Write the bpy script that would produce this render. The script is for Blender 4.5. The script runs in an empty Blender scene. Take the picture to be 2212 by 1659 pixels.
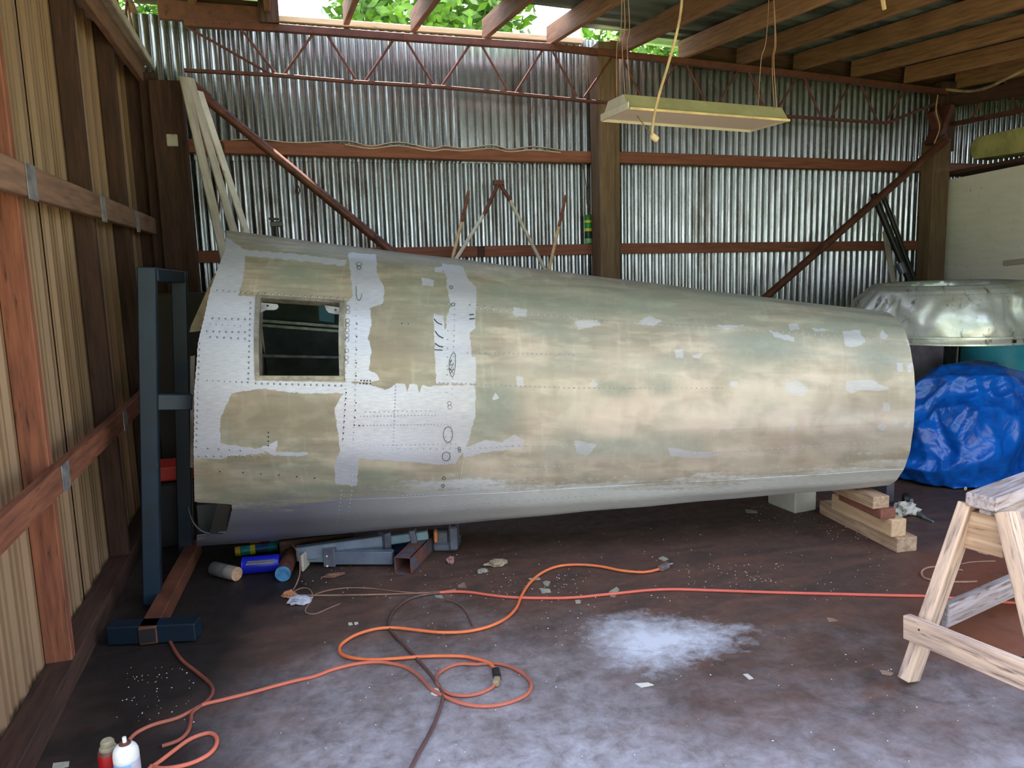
import bpy, bmesh, math, random
import numpy as np
from mathutils import Vector, Matrix, noise
random.seed(7); rng = np.random.default_rng(7)
SC = bpy.context.scene; COL = SC.collection
R_ = math.radians

# ------------------------------------------------------------ camera, sky, sun, exposure
W, H, FPX = 2212., 1659., 1680.
YAW, PIT, ROL = R_(16.3), R_(8.5), R_(-1.65)
FW = np.array([math.sin(YAW)*math.cos(PIT), math.cos(YAW)*math.cos(PIT), -math.sin(PIT)])
_r0 = np.array([math.cos(YAW), -math.sin(YAW), 0.]); _u0 = np.cross(_r0, FW)
RT = _r0*math.cos(ROL)+_u0*math.sin(ROL); UP = -_r0*math.sin(ROL)+_u0*math.cos(ROL)
CAM = np.array([0., 0., 1.55])
cd = bpy.data.cameras.new('camera'); cd.sensor_fit = 'HORIZONTAL'; cd.sensor_width = 36.
cd.lens = FPX/W*36.; cd.clip_start = .05; cd.clip_end = 300
cam = bpy.data.objects.new('camera', cd); COL.objects.link(cam)
m = Matrix.Identity(4)
for i in range(3):
    m[i][0], m[i][1], m[i][2], m[i][3] = RT[i], UP[i], -FW[i], CAM[i]
cam.matrix_world = m
SC.camera = cam
wd = bpy.data.worlds.new('sky'); SC.world = wd; wd.use_nodes = True
nt = wd.node_tree; nt.nodes.clear()
wo = nt.nodes.new('ShaderNodeOutputWorld'); bg = nt.nodes.new('ShaderNodeBackground')
tc = nt.nodes.new('ShaderNodeTexCoord'); sp = nt.nodes.new('ShaderNodeSeparateXYZ'); cr = nt.nodes.new('ShaderNodeValToRGB')
cr.color_ramp.elements[0].position = 0.; cr.color_ramp.elements[0].color = (.90, .93, 1., 1)
cr.color_ramp.elements[1].position = .9; cr.color_ramp.elements[1].color = (.58, .68, 1., 1)
nt.links.new(tc.outputs['Generated'], sp.inputs[0]); nt.links.new(sp.outputs['Z'], cr.inputs[0])
nt.links.new(cr.outputs[0], bg.inputs[0]); nt.links.new(bg.outputs[0], wo.inputs[0])
bg.inputs[1].default_value = 2.5
sl = bpy.data.lights.new('sun', 'SUN'); sl.energy = 24.; sl.color = (1., .93, .82); sl.angle = R_(.6)
so = bpy.data.objects.new('sun', sl); COL.objects.link(so)
so.rotation_euler = Vector((-.07, -.27, -1.)).to_track_quat('-Z', 'Y').to_euler()   # the sun stands high behind the far wall
so.location = (0, 0, 12)
vs = SC.view_settings; vs.view_transform = 'Standard'; vs.look = 'None'; vs.gamma = 1.; vs.use_curve_mapping = False
vs.exposure = 0.75
try:
    SC.cycles.max_bounces = 8; SC.cycles.diffuse_bounces = 5; SC.cycles.glossy_bounces = 4
except Exception: pass

# ------------------------------------------------------------ pixel rays of the reference view to points in the place
def ray(x, y): return (RT*(x-W/2)+UP*(H/2-y)+FW*FPX)/FPX
def gz(x, y, z=0.):
    d = ray(x, y); return Vector(CAM+d*(z-CAM[2])/d[2])
def gy(x, y, Y):
    d = ray(x, y); return Vector(CAM+d*Y/d[1])
def gx(x, y, X):
    d = ray(x, y); return Vector(CAM+d*X/d[0])
def pj(P):
    v = np.asarray(P, float)-CAM; f = v@FW
    return np.stack([W/2+FPX*(v@RT)/f, H/2-FPX*(v@UP)/f], -1)

# ------------------------------------------------------------ objects
def world_of(o):
    M = o.matrix_basis.copy()
    while o.parent: o = o.parent; M = o.matrix_basis @ M
    return M
def link(name, me, M, parent=None, mat=None):
    o = bpy.data.objects.new(name, me); COL.objects.link(o)
    if mat is not None and me is not None and not len(me.materials): me.materials.append(mat)
    if parent is not None:
        o.parent = parent; M = world_of(parent).inverted() @ M
    o.matrix_basis = M
    return o
def thing(name, label, cat, loc=(0, 0, 0), group=None):
    o = link(name, None, Matrix.Translation(Vector(loc))); o.empty_display_size = .1
    o['label'] = label; o['category'] = cat
    if group: o['group'] = group
    return o
def tag(o, label, cat=None, group=None, kind=None):
    if label: o['label'] = label
    if cat: o['category'] = cat
    if group: o['group'] = group
    if kind: o['kind'] = kind
    return o
def struct(o): o['kind'] = 'structure'; return o
def frame(p, q, up=(0, 0, 1)):
    p, q = Vector(p), Vector(q); x = (q-p).normalized(); up = Vector(up)
    if abs(x.dot(up)) > .97: up = Vector((0, 1, 0)) if abs(x.y) < .9 else Vector((1, 0, 0))
    y = up.cross(x).normalized(); z = x.cross(y)
    M = Matrix((x, y, z)).transposed().to_4x4(); M.translation = (p+q)/2
    return M, (q-p).length
_cb = {}
def cboxme(l, w, h, c, seg=1, mat=None):
    key = (round(l, 3), round(w, 3), round(h, 3), round(c, 4), mat.name if mat else '')
    if key in _cb: return _cb[key]
    bm = bmesh.new(); bmesh.ops.create_cube(bm, size=1.)
    bmesh.ops.scale(bm, vec=(l, w, h), verts=bm.verts)
    if c > 0: bmesh.ops.bevel(bm, geom=bm.edges[:], offset=c, segments=seg, affect='EDGES', profile=.6)
    me = bpy.data.meshes.new('bar'); bm.to_mesh(me); bm.free()
    if mat: me.materials.append(mat)
    _cb[key] = me; return me
def bar(name, p, q, w, h, mat, parent=None, up=(0, 0, 1), c=.004, seg=1):
    """board from p to q; w across, h along up"""
    M, l = frame(p, q, up)
    return link(name, cboxme(l, w, h, c, seg, mat), M, parent)
def box(name, lo, hi, mat, parent=None, c=.004, rz=0., seg=1):
    lo, hi = Vector(lo), Vector(hi); d = hi-lo
    M = Matrix.Translation((lo+hi)/2) @ Matrix.Rotation(rz, 4, 'Z')
    return link(name, cboxme(d.x, d.y, d.z, c, seg, mat), M, parent)
class MB:
    def __init__(s): s.v = []; s.f = []
    def add(s, v, f):
        b = len(s.v); s.v += [tuple(p) for p in v]; s.f += [tuple(i+b for i in q) for q in f]
    def tube(s, pts, r, n=8, cap=True):
        pts = [Vector(p) for p in pts]; k = len(pts)
        rr = r if isinstance(r, (list, tuple)) else [r]*k
        t0 = (pts[1]-pts[0]).normalized()
        a = Vector((0, 0, 1)) if abs(t0.z) < .9 else Vector((1, 0, 0))
        nrm = a.cross(t0).normalized(); V = []
        for i in range(k):
            t = (pts[min(i+1, k-1)]-pts[max(i-1, 0)])
            t = t.normalized() if t.length > 1e-9 else t0
            nrm = (nrm-t*nrm.dot(t)).normalized(); b = t.cross(nrm)
            for j in range(n):
                an = 2*math.pi*j/n; V.append(pts[i]+(nrm*math.cos(an)+b*math.sin(an))*rr[i])
        F = [(i*n+j, i*n+(j+1) % n, (i+1)*n+(j+1) % n, (i+1)*n+j) for i in range(k-1) for j in range(n)]
        if cap: F += [tuple(range(n-1, -1, -1)), tuple((k-1)*n+j for j in range(n))]
        s.add(V, F); return s
    def lathe(s, prof, M=None, n=24, ex=1.):
        M = M or Matrix.Identity(4); V = []; k = len(prof)
        for r, z in prof:
            for j in range(n):
                an = 2*math.pi*j/n; V.append(M @ Vector((r*math.cos(an)*ex, r*math.sin(an), z)))
        F = [(i*n+j, i*n+(j+1) % n, (i+1)*n+(j+1) % n, (i+1)*n+j) for i in range(k-1) for j in range(n)]
        s.add(V, F); return s
    def box(s, lo, hi, M=None):
        M = M or Matrix.Identity(4)
        V = [M @ Vector((x, y, z)) for x in (lo[0], hi[0]) for y in (lo[1], hi[1]) for z in (lo[2], hi[2])]
        s.add(V, [(0, 1, 3, 2), (4, 6, 7, 5), (0, 4, 5, 1), (2, 3, 7, 6), (0, 2, 6, 4), (1, 5, 7, 3)]); return s
    def ob(s, p, q, w, h, up=(0, 0, 1)):
        M, l = frame(p, q, up); return s.box((-l/2, -w/2, -h/2), (l/2, w/2, h/2), M)
    def build(s, name, mat, parent=None, smooth=True, angle=40):
        V = np.array([tuple(p) for p in s.v]); c = Vector(((V[:, 0].min()+V[:, 0].max())/2, (V[:, 1].min()+V[:, 1].max())/2, V[:, 2].min()))
        me = bpy.data.meshes.new(name); me.from_pydata((V-np.array(c)).tolist(), [], s.f)
        me.materials.append(mat); shade(me, smooth, angle)
        return link(name, me, Matrix.Translation(c), parent)
def shade(me, smooth=True, angle=40):
    if smooth:
        me.polygons.foreach_set('use_smooth', [True]*len(me.polygons))
        try: me.set_sharp_from_angle(angle=R_(angle))
        except Exception: pass
    me.update()
def spline(pts, n=6):
    P = [Vector(p) for p in pts]; out = []
    for i in range(len(P)-1):
        a, b, c, d = P[max(i-1, 0)], P[i], P[i+1], P[min(i+2, len(P)-1)]
        for k in range(n):
            t = k/n
            out.append(.5*((2*b)+(c-a)*t+(2*a-5*b+4*c-d)*t*t+(3*b-a-3*c+d)*t**3))
    out.append(P[-1]); return out

# ------------------------------------------------------------ materials
def lin(c):
    return tuple(((v/255)/12.92 if v/255 <= .04045 else ((v/255+.055)/1.055)**2.4) for v in c)+(1,)
class NT:
    def __init__(s, name):
        s.m = bpy.data.materials.new(name); s.m.use_nodes = True; s.t = s.m.node_tree; s.b = s.t.nodes['Principled BSDF']
    def n(s, ty, **k):
        o = s.t.nodes.new(ty)
        for a, v in k.items(): setattr(o, a, v)
        return o
    def l(s, a, b): s.t.links.new(a, b)
    def put(s, sock, v):
        if isinstance(v, bpy.types.NodeSocket): s.l(v, sock)
        else: sock.default_value = v
    def coord(s, scale=(1, 1, 1), kind='Object', rnd=True):
        tc = s.n('ShaderNodeTexCoord'); mp = s.n('ShaderNodeMapping'); s.l(tc.outputs[kind], mp.inputs[0])
        mp.inputs['Scale'].default_value = scale
        if rnd:
            oi = s.n('ShaderNodeObjectInfo'); mu = s.math('MULTIPLY', oi.outputs['Random'], 37.)
            cx = s.n('ShaderNodeCombineXYZ'); s.l(mu, cx.inputs[0]); s.l(mu, cx.inputs[1]); s.l(mu, cx.inputs[2]); s.l(cx.outputs[0], mp.inputs['Location'])
        return mp.outputs[0]
    def world(s, scale=(1, 1, 1)):
        g = s.n('ShaderNodeNewGeometry'); mp = s.n('ShaderNodeMapping'); s.l(g.outputs['Position'], mp.inputs[0]); mp.inputs['Scale'].default_value = scale
        return mp.outputs[0]
    def noise(s, vec, scale=5., detail=4., rough=.55, dist=0.):
        o = s.n('ShaderNodeTexNoise'); s.l(vec, o.inputs['Vector']); o.inputs['Scale'].default_value = scale
        o.inputs['Detail'].default_value = detail; o.inputs['Roughness'].default_value = rough; o.inputs['Distortion'].default_value = dist
        return o.outputs['Fac']
    def math(s, op, a, b=0., clamp=False):
        o = s.n('ShaderNodeMath', operation=op); o.use_clamp = clamp; s.put(o.inputs[0], a); s.put(o.inputs[1], b); return o.outputs[0]
    def ramp(s, v, a, b, lo=0., hi=1.):
        o = s.n('ShaderNodeMapRange'); s.l(v, o.inputs[0]); o.inputs[1].default_value = a; o.inputs[2].default_value = b
        o.inputs[3].default_value = lo; o.inputs[4].default_value = hi; o.clamp = True; return o.outputs[0]
    def mix(s, f, a, b, mode='MIX'):
        o = s.n('ShaderNodeMix', data_type='RGBA', blend_type=mode)
        s.put(o.inputs[0], f); s.put(o.inputs[6], a); s.put(o.inputs[7], b); return o.outputs[2]
    def attr(s, name):
        o = s.n('ShaderNodeAttribute'); o.attribute_name = name; return o.outputs['Fac']
    def bump(s, h, d=.01, st=.5):
        o = s.n('ShaderNodeBump'); s.l(h, o.inputs['Height']); o.inputs['Distance'].default_value = d; o.inputs['Strength'].default_value = st
        s.l(o.outputs[0], s.b.inputs['Normal'])
def mottle(name, c1, c2, scale=(1, 1, 1), ns=6., rough=.6, metal=0., bump=.002, c3=None, th3=(.6, .68), vary=.12, contrast=(.35, .65), world=False, s3=2.):
    t = NT(name); v = t.world(scale) if world else t.coord(scale)
    f = t.noise(v, ns, 6., .6); col = t.mix(t.ramp(f, *contrast), lin(c1), lin(c2))
    if c3:
        g = t.noise(v, ns*s3, 5., .65, .4); col = t.mix(t.ramp(g, *th3), col, lin(c3))
    if vary:
        oi = t.n('ShaderNodeObjectInfo'); hv = t.n('ShaderNodeHueSaturation'); t.l(col, hv.inputs['Color'])
        t.l(t.ramp(oi.outputs['Random'], 0, 1, 1-vary, 1+vary), hv.inputs['Value']); col = hv.outputs[0]
    t.l(col, t.b.inputs['Base Color']); t.b.inputs['Roughness'].default_value = rough; t.b.inputs['Metallic'].default_value = metal
    if bump: t.bump(f, bump, .6)
    return t.m
def plain(name, c, rough=.5, metal=0., ns=0, spec=None):
    if ns: return mottle(name, c, tuple(v*.7 for v in c), ns=ns, rough=rough, metal=metal, bump=.001)
    t = NT(name); t.b.inputs['Base Color'].default_value = lin(c); t.b.inputs['Roughness'].default_value = rough; t.b.inputs['Metallic'].default_value = metal
    return t.m
GR = (1.2, 14, 14)
wood_rafter = mottle('rafter wood', (158, 120, 88), (122, 88, 62), GR, 3., .75, c3=(84, 58, 42), th3=(.62, .75), vary=.2)
wood_dark = mottle('dark wood', (82, 55, 42), (56, 36, 28), GR, 3., .8, c3=(40, 26, 20))
wood_red = mottle('red wood', (142, 90, 70), (116, 70, 54), GR, 3., .75, c3=(84, 44, 34), th3=(.62, .75))
wood_stud = mottle('stud wood', (140, 86, 60), (100, 58, 40), GR, 3., .75, c3=(60, 36, 28), th3=(.6, .7))
wood_girt = mottle('girt wood', (132, 102, 82), (104, 78, 62), GR, 3., .8, c3=(80, 58, 46), th3=(.62, .75))
wood_post = mottle('post wood', (128, 104, 80), (102, 82, 62), GR, 3., .75, c3=(92, 66, 46), th3=(.62, .75))
wood_block = mottle('block wood', (186, 160, 132), (148, 118, 92), GR, 3., .7, c3=(104, 74, 56), th3=(.6, .72))
wood_horse = mottle('sawhorse wood', (206, 180, 156), (168, 146, 132), GR, 3., .7, c3=(112, 94, 84), th3=(.56, .7), contrast=(.42, .58))
wood_grey = mottle('weathered wood', (170, 162, 164), (140, 128, 124), GR, 3., .75, c3=(96, 74, 62), th3=(.56, .68), contrast=(.42, .58))
wood_fresh = mottle('fresh cut wood', (226, 196, 160), (204, 168, 128), GR, 3., .65, c3=(150, 112, 84), th3=(.62, .72))
tin_patch = plain('tin plate', (168, 168, 170), .5, .6, 20)
rust = mottle('rust paint', (112, 66, 56), (90, 54, 46), (1, 1, 1), 12., .6, .2, c3=(70, 40, 34))
rust_pipe = mottle('rust pipe', (110, 70, 58), (84, 52, 44), (1, 1, 1), 9., .5, .3, c3=(60, 38, 32))
white_paint = mottle('white paint', (215, 212, 200), (190, 186, 172), (1, 1, 1), 6., .5, c3=(150, 142, 124), th3=(.62, .72))
pale_batten = mottle('pale batten', (190, 184, 172), (160, 152, 138), (1, 6, 6), 5., .6, c3=(110, 98, 84), th3=(.64, .74))
black = plain('black rubber', (22, 22, 24), .5)
black_gloss = plain('black plastic', (14, 14, 15), .3)
grey_metal = mottle('grey metal', (120, 126, 140), (92, 98, 112), (1, 1, 1), 10., .4, .5)
blue_steel = mottle('blue steel', (9, 36, 54), (7, 27, 42), (1, 1, 1), 8., .5, .1, c3=(60, 50, 46), th3=(.68, .74))
orange_cord = mottle('orange cord', (236, 128, 72), (214, 104, 62), (1, 1, 1), 6., .5, bump=0, c3=(196, 128, 96))
faded_cord = mottle('faded cord', (214, 110, 84), (150, 92, 76), (1, 1, 1), 2.2, .55, bump=0, c3=(120, 88, 78))
salmon_cord = mottle('salmon cord', (232, 112, 92), (206, 98, 82), (1, 1, 1), 2.2, .55, bump=0, c3=(170, 130, 122))
brown_hose = mottle('brown hose', (104, 74, 68), (84, 62, 60), (1, 1, 1), 3., .5, bump=0, c3=(150, 84, 66))
twine = plain('twine', (176, 134, 112), .8, 0, 6)
cream_cord = plain('cream cord', (206, 178, 128), .5, 0, 6)

# galvanised corrugated iron
def zinc_mat(name, streak=1.):
    t = NT(name); v = t.coord((1, 1, .12), rnd=True); f = t.noise(v, 30., 5., .7)
    sp_ = t.noise(t.coord((1, 1, .6)), 90., 3., .6)
    col = t.mix(t.ramp(f, .35, .7), lin((174, 180, 184)), lin((132, 138, 140)))
    col = t.mix(t.ramp(sp_, .4, .65, 0, .45), col, lin((160, 164, 166)))
    g = t.noise(t.coord((1, 1, .25)), 5., 6., .7, .5)
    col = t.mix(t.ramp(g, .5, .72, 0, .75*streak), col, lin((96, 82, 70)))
    t.l(col, t.b.inputs['Base Color']); t.b.inputs['Metallic'].default_value = .9
    t.l(t.ramp(f, .3, .7, .2, .3), t.b.inputs['Roughness']); t.bump(sp_, .0005, .15)
    return t.m
zinc = zinc_mat('galvanised iron'); zinc_shade = zinc_mat('shaded galvanised iron', 1.5)  # second one: stronger brown streaks paint in the door jamb's shade
roof_m = mottle('roof iron', (122, 142, 134), (54, 66, 64), (.4, 1.6, 1), 3., .55, .5, c3=(40, 40, 40), th3=(.6, .72), vary=.2, world=True)  # light and dark teal bands paint reflections into the sheet colour
cream_m = mottle('cream wall iron', (146, 120, 92), (130, 106, 80), (1, 1, .1), 14., .45, c3=(96, 78, 58), th3=(.64, .78), vary=.06, s3=.6)

# ------------------------------------------------------------ floor and ground
def sdf(px, py, poly):
    P = np.asarray(poly, float); d = np.full(np.shape(px), 1e9); ins = np.zeros(np.shape(px), bool); n = len(P)
    for i in range(n):
        a, b = P[i], P[(i+1) % n]; e = b-a; wx = px-a[0]; wy = py-a[1]
        t = np.clip((wx*e[0]+wy*e[1])/(e@e+1e-9), 0, 1)
        d = np.minimum(d, np.hypot(wx-e[0]*t, wy-e[1]*t))
        c = ((a[1] <= py) & (b[1] > py)) | ((b[1] <= py) & (a[1] > py))
        xx = a[0]+(py-a[1])/(e[1] if abs(e[1]) > 1e-9 else 1e-9)*e[0]
        ins ^= c & (px < xx)
    return np.where(ins, d, -d)
def fattr(me, name, arr):
    a = me.attributes.new(name, 'FLOAT', 'POINT'); a.data.foreach_set('value', np.ascontiguousarray(arr, dtype=np.float32))
def gridmesh(name, P):
    ny, nx = P.shape[:2]; me = bpy.data.meshes.new(name); nv = nx*ny
    i = np.arange(nv).reshape(ny, nx); q = np.stack([i[:-1, :-1], i[:-1, 1:], i[1:, 1:], i[1:, :-1]], -1).reshape(-1, 4)
    me.vertices.add(nv); me.vertices.foreach_set('co', P.reshape(-1).astype(np.float32))
    me.loops.add(q.size); me.loops.foreach_set('vertex_index', q.reshape(-1).astype(np.int32))
    me.polygons.add(len(q)); me.polygons.foreach_set('loop_start', (np.arange(len(q))*4).astype(np.int32))
    try: me.polygons.foreach_set('loop_total', np.full(len(q), 4, np.int32))
    except Exception: pass
    me.update(); me.validate(); return me
XS = np.concatenate([np.arange(-1.05, 5., .02), np.arange(5., 9.6, .1)]); YS = np.concatenate([np.arange(-.6, 1.4, .1), np.arange(1.4, 6.7, .02)])
GX, GY = np.meshgrid(XS, YS); GZ = GX*0
fl = gridmesh('floor', np.stack([GX, GY, GZ], -1))
def wpoly(pp): return [tuple(gz(*p))[:2] for p in pp]
fx, fy = GX.ravel(), GY.ravel()
white = sdf(fx, fy, wpoly([(1300, 1350), (1380, 1335), (1500, 1352), (1590, 1362), (1560, 1395), (1500, 1415), (1420, 1440), (1335, 1430), (1305, 1395)]))
fattr(fl, 'white', np.clip(white/.18, -2, 2))
clean = sdf(fx, fy, wpoly([(480, 1640), (440, 1560), (520, 1520), (700, 1450), (900, 1400), (1150, 1385), (1300, 1450), (1500, 1500), (1750, 1480), (1900, 1560), (2300, 1450), (2600, 1500), (3200, 2500), (300, 2500)]))
fattr(fl, 'clean', np.clip(clean/.5, -2, 2))
dark = sdf(fx, fy, wpoly([(60, 1700), (160, 1500), (290, 1180), (430, 1130), (700, 1180), (640, 1290), (520, 1400), (470, 1480), (400, 1590), (330, 1800)]))  # dark patch by the left wall: floor dirt with shade painted in
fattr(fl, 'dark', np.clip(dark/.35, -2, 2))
red = sdf(fx, fy, wpoly([(2000, 1400), (2000, 1210), (2300, 1150), (2500, 1500), (2200, 1460), (2080, 1420)]))
fattr(fl, 'red', np.clip(red/.25, -2, 2))
t = NT('dirty concrete')
w1 = t.world((1, 1, 1)); n1 = t.noise(w1, 1.6, 8., .62, .3); n2 = t.noise(w1, 14., 8., .7, .3); n3 = t.noise(t.world((.6, 1.8, 1)), 5., 8., .65, .8)
dirt = t.mix(t.ramp(n3, .35, .65), lin((96, 64, 48)), lin((60, 42, 33)))
conc = t.mix(t.ramp(n2, .35, .68), lin((176, 174, 180)), lin((122, 114, 114)))
cl = t.math('ADD', t.attr('clean'), t.math('MULTIPLY', t.math('SUBTRACT', n1, .5), 4.))
col = t.mix(t.ramp(cl, -.8, 1.5, .06, .95), dirt, conc)
wh = t.math('ADD', t.attr('white'), t.math('MULTIPLY', t.math('SUBTRACT', n2, .5), 2.4))
col = t.mix(t.ramp(wh, -.5, .8, 0, .8), col, lin((222, 228, 240)))
rd = t.math('ADD', t.attr('red'), t.math('MULTIPLY', t.math('SUBTRACT', n3, .5), 3.))
col = t.mix(t.ramp(rd, -.6, .8, 0, .75), col, lin((130, 72, 42)))
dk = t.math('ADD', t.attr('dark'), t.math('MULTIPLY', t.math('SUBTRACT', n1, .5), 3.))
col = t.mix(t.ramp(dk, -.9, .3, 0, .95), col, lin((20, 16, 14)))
stn = t.noise(w1, 3.2, 6., .7, 1.); col = t.mix(t.ramp(stn, .56, .72, 0, .5), col, lin((40, 28, 26)))
t.l(col, t.b.inputs['Base Color']); t.l(t.ramp(n2, .3, .7, .5, .8), t.b.inputs['Roughness']); t.bump(n2, .004, .5)
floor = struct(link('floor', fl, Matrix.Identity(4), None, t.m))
ground_m = mottle('outside grass', (132, 152, 74), (98, 124, 52), (1, 1, 1), .9, .9, c3=(150, 122, 92), th3=(.62, .7), world=True, vary=0)
gm = MB()
gm.add([(-40, -40, -.03), (45, -40, -.03), (45, 45, -.03), (-40, 45, -.03)], [(0, 1, 2, 3)])
struct(gm.build('ground', ground_m, None, False))
yard_m = mottle('yard dirt', (186, 150, 132), (156, 122, 106), (1, 1, 1), .8, .9, c3=(176, 166, 158), th3=(.5, .62), world=True, vary=0)
gm = MB(); gm.add([(-6, -2.2, -.02), (11, -3.4, -.02), (11, 2.3, -.02), (-6, 2.3, -.02)], [(0, 1, 2, 3)])
struct(gm.build('yard_strip', yard_m, None, False))  # unseen yard dirt outside, toned to bounce warm light in

# ------------------------------------------------------------ corrugated back wall, sheet by sheet
PITCH = .0677; YW = 6.5
def sheet_mesh(name, width, z0, z1, mat, amp=.0105, pitch=PITCH, jag=0., seed=0, lean=.0, flat=0.):
    n = int(width/pitch*12)+1; xs = np.linspace(0, width, n); nz = 5; rr = random.Random(seed)
    prof = -2*amp*(np.abs(np.cos(xs/pitch*math.pi))**.9-.5)*(1-flat)
    V = []
    for k in range(nz):
        z = z0+(z1-z0)*k/(nz-1)
        wob = [rr.uniform(-.0015, .0015) for _ in range(n)]
        for i in range(n):
            zz = z+(rr.uniform(-jag, jag) if k == 0 and jag else 0)
            V.append((xs[i], prof[i]+wob[i//12*12]+lean*k/(nz-1), zz))
    F = [(k*n+i, k*n+i+1, (k+1)*n+i+1, (k+1)*n+i) for k in range(nz-1) for i in range(n-1)]
    me = bpy.data.meshes.new(name); me.from_pydata(V, [], F); me.materials.append(mat); shade(me, True, 180); return me
wb = struct(link('wall_back', None, Matrix.Translation((0, YW, 0))))
lower_me = [sheet_mesh('sheet', PITCH*10.5, 0., 2.52, zinc, seed=s) for s in range(3)]
lower_bm = [sheet_mesh('sheet', PITCH*10.5, 0., 2.52, zinc_shade, seed=s) for s in range(3)]
upper_me = [sheet_mesh('sheet', PITCH*10.5, 2.42, 3.33, zinc, seed=s+9) for s in range(3)]
upper_lm = [sheet_mesh('sheet', PITCH*10.5, 2.42, 3.45, zinc, seed=s+9) for s in range(3)]
upper_fl = sheet_mesh('sheet', PITCH*10.5, 2.42, 3.44, zinc, seed=3, flat=.72)
x = -1.02; i = 0
while x < 9.2:
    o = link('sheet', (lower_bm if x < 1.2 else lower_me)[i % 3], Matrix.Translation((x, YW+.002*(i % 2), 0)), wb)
    um = upper_fl if 1.15 < x < 1.8 else (upper_lm if x < 2.3 else upper_me)[(i*2) % 3]
    o = link('sheet', um, Matrix.Translation((x, YW-.014+.002*(i % 2), 0)) @ Matrix.Rotation(random.uniform(-.006, .006), 4, 'Z'), wb)
    x += PITCH*9; i += 1
# girts of the back wall
for a, b, nm in (((-.8, 2.515), (2.63, 2.465), 0), ((2.85, 2.47), (6.15, 2.415), 0), ((6.3, 2.41), (9.2, 2.36), 0)):
    bar('girt', (a[0], 6.42, a[1]), (b[0], 6.42, b[1]), .085, .095, wood_red, wb)
for a, b in (((-.8, 1.70), (1.60, 1.692)), ((1.66, 1.692), (2.63, 1.69)), ((2.85, 1.69), (6.15, 1.655)), ((6.3, 1.65), (9.2, 1.62)), ((-.8, .72), (2.63, .72)), ((2.85, .72), (6.15, .70))):
    bar('girt', (a[0], 6.42, a[1]), (b[0], 6.42, b[1]), .085, .09, wood_red, wb)
bar('girt', (1.60, 6.425, 1.692), (1.66, 6.425, 1.692), .08, .085, wood_dark, wb)
# flat strips of flashing lying on the upper girt
def strip(pts, w, h, name, mat, parent):
    mb = MB(); P = spline(pts, 6)
    for k in range(len(P)-1): mb.ob(P[k], P[k+1]+(P[k+1]-P[k])*.04, w, h)
    return mb.build(name, mat, parent, False)
fp = [(500, 304), (560, 303), (640, 310), (745, 306), (800, 317), (860, 309), (930, 322), (960, 317), (1000, 322), (1060, 315), (1100, 324), (1150, 318), (1210, 326)]
o = strip([gy(x, y-1, 6.40) for x, y in fp], .05, .007, 'flashing_strip', pale_batten, None)
tag(o, 'thin wavy pale batten lying along the top of the upper wall rail', 'batten')
o = strip([gy(x, y+6-(k % 2)*2, 6.37) for k, (x, y) in enumerate(fp[3:])], .02, .008, 'flashing_strip', pale_batten, None)
tag(o, 'short pale wavy strip in front of the long batten on the upper rail', 'batten')
# ------------------------------------------------------------ left wall
XL = -.98
wl = struct(link('wall_left', None, Matrix.Translation((XL, 3, 0))))
def ribbed(width, z0, z1, seed):
    rr = random.Random(seed); ys = []; pr = []
    p = 0.
    while p < width-.01:
        for d, h in ((0, 0), (.016, .016), (.044, .016), (.060, 0), (.095, 0), (.103, .006), (.113, .006), (.121, 0), (.155, 0), (.163, .006), (.173, .006), (.181, 0)):
            ys.append(p+d); pr.append(h)
        p += .2
    ys.append(width); pr.append(0); n = len(ys); V = []
    for k in range(3):
        z = z0+(z1-z0)*k/2
        for i in range(n): V.append((pr[i], ys[i], z+(rr.uniform(-.01, .012) if k == 0 else 0)))
    F = [(k*n+i, k*n+i+1, (k+1)*n+i+1, (k+1)*n+i) for k in range(2) for i in range(n-1)]
    me = bpy.data.meshes.new('sheet'); me.from_pydata(V, [], F); me.materials.append(cream_m); shade(me, False); return me
rb = [ribbed(.82, .04, 3.12, s) for s in range(2)]
y = 2.15; i = 0
while y < 6.3:
    link('sheet', rb[i % 2], Matrix.Translation((XL+.002*(i % 2), y, 0)), wl); y += .80; i += 1
studs = [ 3.22, 4.42, 5.42]
for k, y in enumerate(studs):
    bar('stud', (XL+.065, y, .03), (XL+.065, y+.0, 3.1), .095, .05, wood_stud if k < 1 else wood_dark, wl, up=(0, 1, 0))
for zc, hh in ((1.90, .115), (.815, .1)):
    bar('girt', (XL+.135, 2.15, zc), (XL+.135, 6.42, zc+.02), .04, hh, wood_girt if zc > 1 else wood_stud, wl)
bar('girt', (XL+.135, 2.15, 2.98), (XL+.135, 6.42, 3.0), .04, .13, wood_girt, wl)
bar('bottom_plate', (XL+.07, 2.15, .05), (XL+.07, 6.42, .05), .10, .1, wood_dark, wl)
for k, y in enumerate(studs):   # grey tin plates nailed where rails cross studs
    bar('tin_plate', (XL+.158, y-.055, 1.90), (XL+.158, y+.055, 1.90), .003, .125, tin_patch, wl, c=0)
    if k in (1, 0): bar('tin_plate', (XL+.158, y-.05, .82), (XL+.158, y+.05, .82), .003, .1, tin_patch, wl, c=0)
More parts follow.
